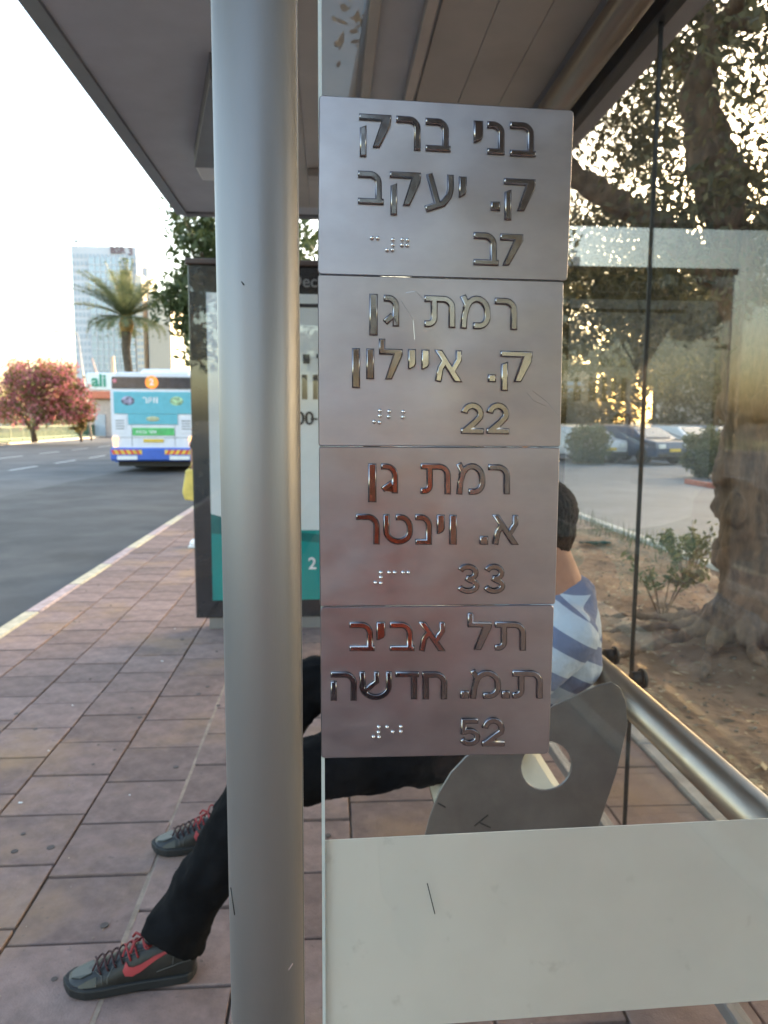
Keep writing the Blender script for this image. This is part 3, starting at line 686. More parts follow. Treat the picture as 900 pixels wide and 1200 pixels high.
# trees around the car park
far_specs = [(6.5, 34, 11.5, 3.2, 'dark leafy tree at the far left end of the car park', M_LEAF), (11.2, 46, 12, 3.6, 'tall olive green tree behind the parked cars, left of the pane joint', M_LEAF),
             (17.5, 44, 13, 4.2, 'broad tree behind the dark blue car', M_LEAFY), (24.5, 47, 12, 4.0, 'dark broad tree right of the bright gap beyond the cars', M_LEAF),
             (30.5, 44, 10, 3.6, 'rounded tree at the right end of the parking row', M_LEAFG), (9.4, 38, 8.0, 2.4, 'slender tree with sunlit gold in its leaf colour near the clipped shrub', M_LEAFY),
             (38, 50, 12, 5, 'wide tree partly hidden by the gnarled trunk', M_LEAF), (15, 60, 15, 5.5, 'highest distant tree over the car park', M_LEAF), (27, 62, 14, 5.5, 'distant tree at the back of the car park on the right', M_LEAF), (5, 62, 13, 4.5, 'distant tree straight behind the shelter end', M_LEAFG)]
for i, (x, y, h, cr, lab, m) in enumerate(far_specs):
    simple_tree((x, y, -.1), h, cr, lab, m, .2, 70, 90, .24, 'car_park_tree', .2 if y > 30 else .35, 'trees around the car park', seed=20+i)
# clipped shrubs
def shrub(loc, r, h, lab, seed):
    random.seed(seed); t = thing('clipped_shrub', loc, lab, 'shrub', 'clipped shrubs beside the service road'); L = Vector(loc)
    cs = [L+Vector((r*.8*cos(a)*s, r*.8*sin(a)*s, h*(.5+.42*z))) for a, s, z in [(random.uniform(0, 6.28), sqrt(random.random())*sqrt(1-.75*zz*zz), zz) for zz in [random.uniform(-1, 1) for _ in range(60)]]]
    mb = MB(); mb.tube([L, L+Vector((0, 0, h*.6))], [.06, .03], 8); mb.build('stem', M_BARK, t)
    leaves(cs, 90, r*.34, .07, M_LEAFG, 'crown', t, .9)
p = at_z(690, 533, -.1); shrub((p.x*.78, p.y*.78, -.1), .95, 1.45, 'rounded clipped shrub nearest the sign plates, left of the pane joint', 5)
p = at_z(828, 560, -.1); shrub((p.x, p.y, -.1), .8, 1.45, 'dense dark shrub standing just left of the gnarled trunk', 6)
p = at_z(905, 560, -.1); shrub((p.x, p.y, -.1), .9, 1.6, 'green shrub on the right picture edge behind the trunk', 8)
p = at_z(655, 525, -.1); shrub((p.x*.9, p.y*.9, -.1), 1.0, 1.3, 'pale shrub half hidden behind the sign plates', 9)
# weeds in the dirt
M_WEED = leaf_mat('weed leaves', (.08, .1, .04), (.2, .2, .09), .3)
wd = [(at_z(775, 728), .5, 'taller leafy weed left of the tree roots'), (at_z(805, 690), .55, 'straggly green weed behind the roots by the white kerb'), (at_z(790, 655), .3, 'low weed against the white kerb')]
for i, (p, h, lab) in enumerate(wd):
    random.seed(40+i); t = thing('weed', p, lab, 'weed', 'weeds in the dirt strip'); mb = MB(); cs = []
    for k in range(11):
        a = random.uniform(0, 6.28); d = Vector((cos(a)*.28, sin(a)*.28, 0)); pts = [p, p+d*.5+Vector((0, 0, h*.6)), p+d+Vector((0, 0, h*random.uniform(.7, 1.05)))]
        mb.tube(pts, [.006, .004, .002], 5); cs += [pts[1]+(pts[2]-pts[1])*f for f in (0, .35, .7, 1)]
    mb.build('stems', M_BARK, t); leaves(cs, 9, .07, .03, M_WEED, 'foliage', t)
random.seed(50)
# fallen leaves and small litter on the dirt
mb = MB()
for k in range(5200):
    x = random.uniform(1.56, 3.9); y = random.uniform(1.2, 14); z = dz(x, y)+.004+random.uniform(0, .006); a = random.uniform(0, 6.28); s = random.uniform(.012, .04)
    u = Vector((cos(a)*s, sin(a)*s, random.uniform(-.004, .006))); v = Vector((-sin(a)*s*.45, cos(a)*s*.45, random.uniform(0, .006))); c = Vector((x, y, z))
    mb.add([c-u, c+v, c+u, c-v], [(0, 1, 2, 3)])
mb.build('fallen_leaves', leaf_mat('dry leaves', (.05, .032, .02), (.42, .33, .2), .1), kind='stuff', label='dry leaves and crumbs scattered on the dirt strip', cat='fallen leaves')
mb = MB()
for k in range(1500):
    x = random.uniform(1.56, 3.9); y = random.uniform(1.2, 12); s = random.uniform(.004, .014); mb.ball((x, y, dz(x, y)+s*.4), (s, s*.8, s*.6), 5, 4, False)
mb.build('pebbles', mat('pebble', (.32, .27, .21), .9, var=.2, island=.3), kind='stuff', label='small pebbles on the dirt strip', cat='pebbles')
p = at_z(697, 637); mb = MB()
for k in range(9): mb.ball(p+Vector((-.16+.04*k, random.uniform(-.03, .03), .015)), (.05, .06, random.uniform(.015, .03)), 8, 5)
o = mb.build('rag', mat('dark green rag', (.02, .045, .035), .8), label='crumpled dark green rag lying on the dirt near the kerb', cat='rag'); organic(o, .012, 2)
# dry grass tufts along the kerb
mb = MB()
for k in range(500):
    x = 3.95-abs(random.gauss(0, .18)); y = random.uniform(8, 22); a = random.uniform(0, 6.28); h = random.uniform(.06, .28); d = Vector((cos(a)*.05, sin(a)*.05, 0)); c = Vector((x, y, dz(x, y)))
    mb.add([c-Vector((.006, 0, 0)), c+Vector((.006, 0, 0)), c+d+Vector((0, 0, h))], [(0, 1, 2)])
mb.build('grass_tufts', M_WEED, kind='stuff', label='thin grass tufts along the white kerb', cat='grass')
mb = MB(); random.seed(61)
for k in range(90):
    x = random.uniform(-2.2, .2); y = random.uniform(1.6, 8); r = random.uniform(.006, .014); mb.tube([(x, y, -.001), (x, y, .0022)], r, 9)
mb.build('gum_spots', mat('old gum', (.11, .09, .085), .9, var=.2), kind='stuff', label='flattened dark gum spots on the paving slabs', cat='gum')
mb = MB()
for k in range(700):
    x = random.uniform(-2.2, 1.3); y = random.uniform(1.5, 8); r = random.uniform(.0012, .0035); mb.ball((x, y, .001), (r, r, r*.7), 5, 4, False)
mb.build('grit', mat('sandy grit', (.34, .27, .21), .9, var=.3), kind='stuff', label='sandy grit scattered over the paving', cat='grit')
# litter flecks on the pavement
mb = MB()
for px, py in [(24, 941), (152, 932), (85, 827), (205, 737), (230, 722), (57, 880), (190, 775), (111, 1168)]:
    p = at_z(px, py, .001); s = random.uniform(.003, .008); a = random.uniform(0, 3); mb.box(p.x-s, p.x+s, p.y-s*.5, p.y+s*.5, .0015, .004)
mb.build('paper_scraps', M_WHITE, kind='stuff', label='tiny pale scraps on the paving', cat='litter')

# palm
pb = at_z(152, 512, -.1); PYM = 46; px_ = at_y(152, 480, PYM).x
pt = thing('palm_tree', (px_, PYM, 0), 'date palm rising above the bus in front of the tall tower', 'palm tree')
hz = at_y(148, 372, PYM).z; mb = MB(); B = Vector((px_, PYM, 0))
top = Vector((at_y(148, 372, PYM).x, PYM, hz))
mb.tube([B, B+Vector((.15, 0, hz*.4)), B+Vector((-.1, 0, hz*.75)), top+Vector((0, 0, -.7)), top], [.28, .22, .24, .3, .32], 14); mb.build('trunk', mat('palm bark', (.15, .11, .075), .9, col2=(.06, .045, .03), scale=5, bump=1, bscale=9, bdist=.05), pt)
mb = MB(); mb.ball(top+Vector((0, 0, -.4)), (.42, .42, .6), 10, 8); mb.build('crown_shaft', mat('palm gold', (.4, .24, .07), .8, var=.3), pt)
def frond_mesh(L, bend):
    mb = MB(); pts = [Vector((L*s*cos(bend*s*.9), 0, L*s*.35*(1-s*bend*1.6))) for s in [i/14 for i in range(15)]]
    mb.tube(pts, [.035*(1-i/16) for i in range(15)], 5)
    for i in range(1, 15):
        for k in range(4):
            s = (i-1+k/4)/14; j = min(13, int(s*14)); f = s*14-j; p = pts[j].lerp(pts[j+1], f); t = (pts[j+1]-pts[j]).normalized()
            ll = .62*L/3*math.sin(min(1, s*1.1+.12)*pi)**.5 if s < .95 else .15
            for sg in (-1, 1):
                tip = p+t*ll*.55+Vector((0, sg*ll*.7, ll*.12+random.uniform(-.12, .08)))
                mb.add([p-t*.03, p+t*.03, tip], [(0, 1, 2)])
    q = mb.build('tmp', M_PALM); me = q.data; me.name = 'frond'; bpy.data.objects.remove(q); return me
M_PALM = leaf_mat('palm leaflets', (.09, .12, .055), (.22, .23, .12), .45)
fr_ = [frond_mesh(3.9, .5), frond_mesh(3.6, .9), frond_mesh(3.2, .1)]
for k in range(64):
    ring = k % 4; a = k*2.4; el = (-70, -38, -12, 14)[ring]+random.uniform(-8, 8)
    child(fr_[2 if ring == 0 else (0 if ring < 3 else 1)], 'frond', pt, top-B, Euler((0, radians(el), a)))
# bougainvillea tree on the median
btY = 50; bx = at_y(40, 500, btY); L = Vector((bx.x, btY, 0))
bt_ = thing('flowering_tree', L, 'round pink flowering tree on the grass median at the left edge', 'tree')
random.seed(77); mb = MB(); mb.tube([L, L+Vector((-.1, 0, .8)), L+Vector((.6, 0, 1.8)), L+Vector((.9, 0, 2.6))], [.2, .16, .14, .1], 10); mb.tube([L+Vector((-.1, 0, .7)), L+Vector((-.9, 0, 1.9))], [.12, .08], 8); mb.build('trunk', M_BARK, bt_)
cs = []
for k in range(90):
    a = random.uniform(0, 6.28); r = sqrt(random.random()); z = random.uniform(0, 1)
    cs.append(L+Vector((.6+2.8*r*cos(a)*sqrt(1-.6*z*z), 2.2*r*sin(a), 1.5+3.3*z)))
leaves(cs, 85, .8, .12, M_LEAFY, 'crown', bt_); leaves(cs, 75, .82, .12, M_PINK, 'blossom', bt_)
simple_tree((at_y(95, 500, 52).x, 52, 0), 3.2, .9, 'small green bush tree to the right of the pink flowering tree', M_LEAFY, .1, 30, 70, .13, 'small_tree', .2, seed=60)
# green railing on the median
rl = thing('green_railing', (-21, 60, 0), 'dark green metal railing along the grass median', 'railing'); fy0, fy1 = 40, 92
mb = MB(); mb.box(-21.03, -20.97, fy0, fy1, .92, .98); mb.build('top_rail', M_GREENP, rl)
mb = MB(); mb.box(-21.03, -20.97, fy0, fy1, .14, .20); mb.build('bottom_rail', M_GREENP, rl)
mb = MB(); mb.box(-.035, .035, -.035, .035, 0, 1.05); q = mb.build('tmp', M_GREENP); pme = q.data; pme.name = 'post'; bpy.data.objects.remove(q)
for k in range(27): child(pme, 'post', rl, (0, fy0-60+k*2, 0))
mb = MB()
y = fy0+.15
while y < fy1: mb.box(-21.015, -20.985, y, y+.03, .2, .92); y += .13
mb.build('balusters', M_GREENP, rl, kind='stuff')
# hedge rows beyond the far carriageway
for i, (x0_, x1_, y, h) in enumerate([(7, 22, 54, 3.4), (22.5, 44, 52, 4.2)]):
    t = thing('hedge', ((x0_+x1_)/2, y, -.1), ['brown green hedge behind the parked cars, left part', 'taller dark hedge behind the parked cars, right part'][i], 'hedge'); random.seed(95+i)
    leaves([Vector((random.uniform(x0_, x1_), y+random.uniform(-1, 1), random.uniform(.1, h))) for _ in range(200)], 90, .9, .17, (M_LEAFY, M_LEAF)[i], 'foliage', t)
for i, (x, y, l_, h, lab) in enumerate([(-36, 62, 30, 2.6, 'dark hedge line across the road behind the pink tree'), (-40, 110, 40, 4, 'low band of trees far down the avenue')]):
    t = thing('hedge', (x, y, 0), lab, 'hedge'); random.seed(90+i)
    leaves([Vector((x+random.uniform(-2, 2), y+random.uniform(-l_/2, l_/2), random.uniform(.3, h))) for _ in range(110)], 80, 1.1, .2, M_LEAFY if i == 0 else M_LEAFG, 'foliage', t)

# ================================================================== FAR BUILDINGS
M_FAC = mat('pale concrete facade', (.62, .6, .62), .6, var=.03, scale=.05)
M_FAC2 = mat('tower glass', (.33, .37, .42), .25, metal=.3, var=.05, scale=.05)
M_FAC3 = mat('cream cladding', (.68, .58, .47), .6, var=.04, scale=.05)
M_WIN = mat('far window glass', (.42, .45, .5), .2, var=.06)
def tower(pxl, pxr, pyt, Y, depth, m, lab, cols, rows, wm=M_WIN, strip=False, tag_cat='building'):
    a, b = at_y(pxl, pyt, Y), at_y(pxr, pyt, Y); t = thing('tower', ((a.x+b.x)/2, Y, 0), lab, tag_cat)
    mb = MB(); mb.box(a.x, b.x, Y, Y+depth, -.2, a.z); mb.build('wall', m, t)
    W = (b.x-a.x)/cols; H = (a.z-6)/rows; mb = MB()
    for r in range(rows):
        if strip: mb.box(a.x+W*.15, b.x-W*.15, Y-.25, Y+.1, 4+H*r+H*.3, 4+H*r+H*.85)
        else:
            for c in range(cols): mb.box(a.x+W*(c+.2), a.x+W*(c+.8), Y-.15, Y+.1, 4+H*r+H*.25, 4+H*r+H*.8)
    mb.build('windows', wm, t, kind='stuff')
    return t, a, b
TY = 260
t1, a1, b1 = tower(83, 160, 288, TY, 22, M_FAC, 'tall pale office tower with company letters at its top, behind the palm', 16, 22)
aa, bb_ = at_y(105, 302, TY), at_y(156, 302, TY); mb = MB(); mb.box(aa.x, bb_.x, TY-1.0, TY-.2, 4, aa.z); cw = mb.build('curtain_wall', M_FAC2, t1)
mb = MB()
for k in range(1, 8): x = aa.x+(bb_.x-aa.x)*k/8; mb.box(x-.12, x+.12, TY-1.25, TY-1.0, 4, aa.z)
for k in range(1, 22): z = 4+(aa.z-4)*k/22; mb.box(aa.x, bb_.x, TY-1.2, TY-1.001, z-.12, z+.12)
mb.build('mullions', M_FAC, cw, kind='stuff')
pz = at_y(138, 293.5, TY); text_part('BSR', 3.0, (pz.x, TY-.3, pz.z), t1, mat('sign letters', (.25, .16, .17), .5), depth=.2, bold=.06)
pz = at_y(153, 295, TY); text_part('3', 3.6, (pz.x, TY-.3, pz.z), t1, MATS['sign letters'], depth=.2, bold=.06)
mb = MB(); a, b = at_y(84, 283, TY), at_y(92, 290, TY); mb.box(a.x+.5, a.x+1, TY+2, TY+3, b.z-1, a.z+1); mb.box(a.x, a.x+3, TY+2, TY+3, a.z+.4, a.z+1); mb.build('roof_mast', M_FAC2, t1)
tower(158, 166, 322, 240, 10, M_FAC3, 'narrow cream sunlit tower edge right of the tall tower', 2, 20)
tower(166, 173, 313, 246, 12, mat('grey tower', (.42, .42, .44), .5, var=.04), 'slim grey tower between the two cream buildings', 2, 22)
tower(173, 199, 345, 236, 20, M_FAC3, 'wide cream block directly left of the advertising case', 9, 1, wm=mat('cream fins', (.5, .43, .36), .6))
tower(-20, 60, 470, 210, 12, mat('distant cream block', (.6, .5, .38), .6), 'low sunlit block behind the pink flowering tree', 14, 3)
tower(600, 700, 425, 90, 12, mat('tan block', (.45, .33, .2), .7, var=.1), 'tan building glimpsed at the far left of the car park', 8, 3)
tower(905, 2300, 250, 70, 14, mat('brown sun blocker', (.3, .25, .2), .7, var=.1), 'long unseen brown block added right of the car park to block the low sun', 36, 6)  # added out of view to keep the low sun off the ground
tower(845, 930, 330, 100, 20, mat('brown stand-in for a reflection', (.22, .2, .19), .6, var=.1), 'dark brown stand-in for a reflection behind the gnarled tree', 7, 9, strip=True)  # solid stand-in for a louvred building mirrored in the glass
# shop with canopy sign
sy = 70; a, b = at_y(108, 437, sy), at_y(131, 470, sy)
sp = thing('shop', ((a.x+b.x)/2, sy, 0), 'white fronted shop with green lettering left of the bus', 'shop')
mb = MB(); mb.box(a.x-.6, b.x+3, sy, sy+8, -.1, b.z+.8); mb.build('wall', mat('shop wall', (.55, .42, .36), .7), sp)
mb = MB(); mb.box(a.x-.4, b.x+2.8, sy-.5, sy-.02, b.z+.9, a.z, .1); mb.build('fascia_board', M_WHITE, sp)
mb = MB(); mb.box(a.x-.4, b.x+2.8, sy-.5, sy-.02, b.z+.2, b.z+.85, .05); mb.build('red_band', mat('red band', (.65, .18, .1), .5), sp)
text_part('ali', 1.5, ((a.x+b.x)/2-.1, sy-.53, (a.z+b.z)/2+.5), sp, mat('green letters', (.05, .3, .2), .5), depth=.02, bold=.04)
mb = MB(); mb.box(a.x+.1, a.x+1.0, sy-.1, sy-.001, 0, 1.9); mb.build('window', M_WIN, sp)
# street lamps and poles
def lamp_post(px, pyb, pyt, Y, lab, lean=0, arm=1.6, r=.09, m=None, col=(.45, .4, .36)):
    a = at_y(px, pyb, Y); b = at_y(px, pyt, Y); t = thing('street_lamp', (a.x, Y, 0), lab, 'street lamp'); m = m or mat('lamp pole', col, .5, metal=.3, var=.05)
    A = Vector((a.x, Y, -.1)); B_ = Vector((a.x+lean, Y, b.z)); mb = MB(); mb.tube([A, A.lerp(B_, .5), B_], [r, r*.8, r*.5], 10); mb.build('pole', m, t)
    if arm:
        C_ = B_+Vector((arm, 0, .25)); mb = MB(); mb.tube([B_, B_+Vector((arm*.5, 0, .3)), C_], r*.45, 8); mb.build('arm', m, t)
        mb = MB(); mb.ball(C_+Vector((.35 if arm > 0 else -.35, 0, -.03)), (.45, .16, .09), 10, 6); mb.build('lantern', M_FAC, t)
lamp_post(107, 505, 392, 58, 'thin leaning lamp post between the pink tree and the shop', lean=-.7, arm=-1.2)
lamp_post(134, 505, 420, 90, 'leaning pinkish pole in front of the tower by the palm', lean=-2.2, arm=0, r=.2, m=mat('pink pole', (.55, .38, .32), .6))
lamp_post(135, 505, 418, 88, 'short thick sunlit post left of the palm trunk', arm=0, r=.42, m=mat('sunlit post', (.6, .42, .28), .6))

# ================================================================== BUS
def bus():
    Y = 23.6; cx = -5.32; W = 1.27; z0 = -.12
    t = thing('city_bus', (cx, Y, z0), 'white and blue city bus seen from behind with turquoise rear advertisement', 'bus')
    B = lambda mb, n, m, p=t: mb.build(n, m, p)
    wh = mat('bus white', (.74, .74, .78), .35, var=.03, coat=.3)
    L = 11.8
    prof = [(-W, .42), (-W, 2.75), (-W+.06, 2.92), (-W+.22, 3.03), (W-.22, 3.03), (W-.06, 2.92), (W, 2.75), (W, .42)]
    mb = MB(); mb.prism([(cx+x, Y+.12, z0+z) for x, z in prof], (0, L-.12, 0)); mb.prism([(cx+x*.97, Y, z0+.3+(z-.3)*.985) for x, z in prof], (0, .12, 0)); body = B(mb, 'body', wh)
    bl = mat('bus blue', (.04, .12, .5), .35, var=.05, coat=.3)
    mb = MB(); mb.box(cx-W-.02, cx+W+.02, Y-.09, Y+.4, z0+.36, z0+.76, .05); B(mb, 'bumper', bl)
    mb = MB(); mb.box(cx-W-.01, cx+W+.01, Y+.4, Y+L, z0+.3, z0+.62); B(mb, 'side_skirt', bl)
    mb = MB(); mb.box(cx-W*.93, cx+W*.93, Y-.025, Y-.002, z0+2.53, z0+2.88, .01); rw = B(mb, 'rear_window', mat('bus window', (.03, .035, .05), .15, var=.2))
    mb = MB(); mb.tube([(cx, Y-.05, z0+2.72), (cx, Y-.027, z0+2.72)], .19, 24); B(mb, 'route_disc', mat('orange disc', (.8, .2, .02), .5, emit=(1, .3, .05), estr=.12))
    text_part('2', .26, (cx, Y-.056, z0+2.72), t, M_WHITE, 'route_number', bold=.01)
    mb = MB(); mb.tube([(cx-W*.86, Y-.045, z0+2.76), (cx-W*.86, Y-.027, z0+2.76)], .06, 12); B(mb, 'warning_lamp', mat('pink lamp', (.8, .25, .3), .4))
    cy = mat('turquoise print', (.13, .45, .53), .4, var=.04); mb = MB(); mb.box(cx-W*.9, cx+W*.9, Y-.03, Y-.002, z0+1.78, z0+2.44, .008); mb.box(cx-W*.58, cx+W*.58, Y-.03, Y-.002, z0+1.46, z0+1.775, .008); ad = B(mb, 'advertisement', cy)
    glyph_strip('ויקר', cx-.28, z0+2.28, Y-.032, .18, ad, M_WHITE)
    for sx, c in ((-1, (.35, .3, .4)), (1, (.4, .55, .3))):
        mb = MB(); mb.ball((cx+sx*.72, Y-.03, z0+2.17), (.2, .012, .14), 12, 6); B(mb, 'printed_picture', mat('picture %d' % sx, c, .5, var=.5, scale=9), ad)
    mb = MB(); mb.ball((cx, Y-.03, z0+1.63), (.2, .01, .08), 12, 6); B(mb, 'printed_badge', mat('sandy print', (.5, .5, .3), .5), ad)
    mb = MB(); mb.box(cx-.62, cx+.62, Y-.02, Y-.002, z0+1.13, z0+1.36); gs = B(mb, 'green_sticker', mat('green sticker', (.1, .5, .15), .4)); glyph_strip('ויקר בנידו', cx-.5, z0+1.28, Y-.021, .09, gs, M_WHITE)
    mb = MB(); mb.box(cx-.3, cx+.3, Y-.03, Y-.002, z0+.93, z0+1.02); B(mb, 'number_plate', mat('plate yellow', (.75, .5, .05), .4))
    for sx in (-1, 1):
        mb = MB(); mb.box(cx+sx*.78-.44, cx+sx*.78+.44, Y-.1, Y-.091, z0+.56, z0+.7); st = B(mb, 'reflector_strip', mat('reflector yellow', (.8, .5, .06), .4))
        mb = MB()
        for k in range(5): x = cx+sx*.78-.4+k*.18; mb.prism([(x, Y-.1015, z0+.56), (x+.08, Y-.1015, z0+.56), (x+.08+sx*.08, Y-.1015, z0+.7), (x+sx*.08, Y-.1015, z0+.7)], (0, .001, 0))
        B(mb, 'chevrons', mat('reflector red', (.7, .06, .05), .4), st)
        mb = MB(); mb.box(cx+sx*.78-.3, cx+sx*.78+.3, Y-.1, Y-.091, z0+.40, z0+.52); B(mb, 'fog_lamp_panel', M_WHITE)
        mb = MB(); mb.tube([(cx+sx*1.13, Y-.03, z0+1.02), (cx+sx*1.13, Y-.001, z0+1.02)], .09, 12); mb.tube([(cx+sx*1.13, Y-.03, z0+.85), (cx+sx*1.13, Y-.001, z0+.85)], .07, 12); B(mb, 'tail_lamp', mat('tail lamp', (.5, .12, .06), .3, emit=(1, .5, .2), estr=.4 if sx < 0 else 0))
        # side windows
        for k in range(7): mb = MB(); xx = cx+sx*(W+.004); mb.box(min(xx, xx-sx*.03), max(xx, xx-sx*.03), Y+.8+1.5*k, Y+2.2+1.5*k, z0+1.5, z0+2.5); B(mb, 'side_window', MATS['bus window'])
        for yy in (2.9, 9.0):
            mb = MB(); xx = cx+sx*W; mb.tube([(xx-sx*.32, Y+yy, z0+.48), (xx+sx*.012, Y+yy, z0+.48)], .48, 28); wl = B(mb, 'wheel', M_RUB); mb = MB(); mb.tube([(xx+sx*.012, Y+yy, z0+.48), (xx+sx*.02, Y+yy, z0+.48)], .27, 18); B(mb, 'rim', M_CHROME, wl)
    mb = MB(); mb.box(cx-W*.9, cx+W*.9, Y+.3, Y+L-.2, z0+.18, z0+.42); B(mb, 'chassis', M_RUB)
    seam = mat('panel seam', (.12, .12, .13), .6)
    for sx in (-1, 1):
        mb = MB(); mb.box(cx+sx*.98-.19, cx+sx*.98+.19, Y-.012, Y-.001, z0+1.2, z0+1.7, .01); B(mb, 'hatch', wh)
        for k in range(4): mb = MB(); mb.box(cx+sx*.98-.13, cx+sx*.98+.13, Y-.018, Y-.0125, z0+1.32+.08*k, z0+1.345+.08*k); B(mb, 'vent_slat', seam)
        mb = MB(); mb.box(cx+sx*.64-.006, cx+sx*.64+.006, Y-.006, Y-.001, z0+.8, z0+1.45); B(mb, 'seam', seam)
        mb = MB(); mb.box(cx+sx*(W+.02), cx+sx*(W+.2), Y+L-.35, Y+L-.3, z0+2.2, z0+2.5, .02) if sx > 0 else mb.box(cx-W-.2, cx-W-.02, Y+L-.35, Y+L-.3, z0+2.2, z0+2.5, .02); B(mb, 'mirror', M_BLACK)
    mb = MB(); mb.box(cx-W*.9, cx+W*.9, Y-.006, Y-.001, z0+1.06, z0+1.072); B(mb, 'seam', seam)
    mb = MB(); mb.box(cx-.8, cx+.8, Y+2, Y+6, z0+3.03, z0+3.25, .08); B(mb, 'roof_unit', wh)
bus()

# ================================================================== PARKED CARS
def car(loc, rz, col, lab, plate_back=True, estate=False):
    t = thing('parked_car', (0, 0, 0), lab, 'car', 'cars in the car park')
    pm_ = mat('car paint %s' % str(col), col, .3, var=.03, coat=.6)
    W = .86; prof = [(-2.1, .3), (-2.14, .62), (-2.05, .88), (-1.35, .98), (-.6, 1.4), (.7, 1.45), (1.35, 1.36) if not estate else (1.6, 1.42), (1.85, 1.0), (2.1, .92), (2.12, .5), (2.05, .3)]
    def section(sx):  # narrower greenhouse
        return [(sx*(W if z < 1.0 else W*.8), y, z) for y, z in prof]
    a = section(-1); b = section(1); n = len(a); mb = MB(); mb.add(a+b, [tuple(range(n)), tuple(range(2*n-1, n-1, -1))]+[(i, n+i, n+(i+1) % n, (i+1) % n) for i in range(n)]); o = mb.build('body', pm_, t)
    bv = o.modifiers.new('b', 'BEVEL'); bv.width = .05; bv.segments = 2; bv.limit_method = 'ANGLE'
    gm = mat('car glass', (.05, .07, .09), .08, var=.1, spec=.8)
    mb = MB(); mb.add([(-W*.72, -1.30, 1.01), (W*.72, -1.30, 1.01), (W*.66, -.66, 1.375), (-W*.66, -.66, 1.375)], [(0, 1, 2, 3)]); mb.v = [(x, y-.012, z+.018) for x, y, z in mb.v]; mb.build('windscreen', gm, t)
    ye = 1.6 if estate else 1.35
    mb = MB(); mb.add([(-W*.72, 1.84, 1.03), (W*.72, 1.84, 1.03), (W*.66, ye+.06, 1.34), (-W*.66, ye+.06, 1.34)], [(3, 2, 1, 0)]); mb.v = [(x, y+.02, z+.01) for x, y, z in mb.v]; mb.build('rear_window', gm, t)
    for s in (-1, 1):
        mb = MB(); mb.prism([(s*W*.815, -1.1, 1.02), (s*W*.815, 1.5, 1.02), (s*W*.80, 1.15, 1.34), (s*W*.80, -.55, 1.35)], (s*.012, 0, 0)); mb.build('side_window', gm, t)
        for y in (-1.35, 1.35):
            mb = MB(); mb.tube([(s*(W-.2), y, .31), (s*(W+.01), y, .31)], .31, 20); wh = mb.build('wheel', M_RUB, t); mb = MB(); mb.tube([(s*(W+.01), y, .31), (s*(W+.02), y, .31)], .19, 12); mb.build('rim', M_CHROME, wh)
        mb = MB(); mb.box(s*.62-.16, s*.62+.16, -2.16, -2.08, .62, .78, .02); mb.build('headlight', mat('headlight', (.8, .8, .75), .1), t)
        mb = MB(); mb.box(s*.68-.13, s*.68+.13, 2.08, 2.15, .68, .88, .02); mb.build('tail_light', mat('tail light', (.5, .03, .02), .2), t)
    mb = MB(); mb.box(-.26, .26, -2.17, -2.125, .5, .61); mb.build('number_plate', MATS['plate yellow'], t)
    mb = MB(); mb.box(-.26, .26, 2.11, 2.15, .6, .71); mb.build('number_plate', MATS['plate yellow'], t)
    mb = MB(); mb.box(-.8, .8, -2.17, -2.1, .3, .45, .02); mb.build('bumper', M_RUB, t)
    t.location = loc; t.rotation_euler = (0, 0, rz); return t
cars = [((12.1, 29.5), .35, (.03, .05, .1), 'dark blue car with yellow plate facing the service road'),
        ((10.1, 30.5), .3, (.55, .56, .58), 'silver car half hidden beside the dark blue car'),
        ((14.8, 31.5), .35, (.6, .62, .65), 'white car parked right of the dark blue car'),
        ((17.4, 33.5), .35, (.16, .22, .32), 'slate blue car further right in the first row'),
        ((20.6, 34), .3, (.62, .62, .62), 'white car behind the dark shrub'),
        ((8.6, 36), .2, (.6, .62, .65), 'white car beyond the rounded shrub'),
        ((12.5, 38), .2, (.4, .42, .45), 'grey car in the second row left of the joint'),
        ((16.2, 39.5), .25, (.66, .66, .66), 'white car in the second row centre'),
        ((20.0, 41), .25, (.62, .64, .68), 'pale car in the second row on the right'),
        ((13.6, 45), .2, (.5, .52, .56), 'silver car in the back row under the trees'),
        ((17.0, 46), .2, (.3, .05, .04), 'dark red car in the back row'),
        ((20.6, 47), .2, (.62, .62, .62), 'white car in the back row on the right'),
        ((23.2, 35), .3, (.5, .52, .55), 'silver car in the first row beyond the dark shrub'),
        ((24, 40), .3, (.1, .1, .11), 'black car at the far right of the second row')]
for (x, y), rz, c, lab in cars: car((x, y, -.1), rz, c, lab, estate=(x > 11 and x < 13))
# road signs by the car park
def sign_post():
    Y = 15; p = at_y(872, 460, Y); t = thing('road_sign', (p.x, Y, -.1), 'cream board and round red sign on a post above the trunk', 'road sign')
    mb = MB(); mb.tube([(p.x, Y, -.1), (p.x, Y, 2.6)], .035, 12); mb.build('pole', M_STEEL, t)
    a, b = at_y(850, 448, Y), at_y(883, 471, Y); mb = MB(); mb.box(a.x, b.x, Y-.06, Y-.04, b.z, a.z, .006); mb.build('board', mat('cream board', (.75, .52, .25), .5, var=.06), t)
    c = at_y(874, 438, Y); mb = MB(); mb.tube([(c.x, Y-.06, c.z), (c.x, Y-.04, c.z)], .17, 24); d = mb.build('red_disc', mat('red sign', (.55, .05, .04), .4), t)
    mb = MB(); mb.box(c.x-.11, c.x+.11, Y-.066, Y-.061, c.z-.03, c.z+.03); mb.build('white_bar', M_WHITE, d)
sign_post()

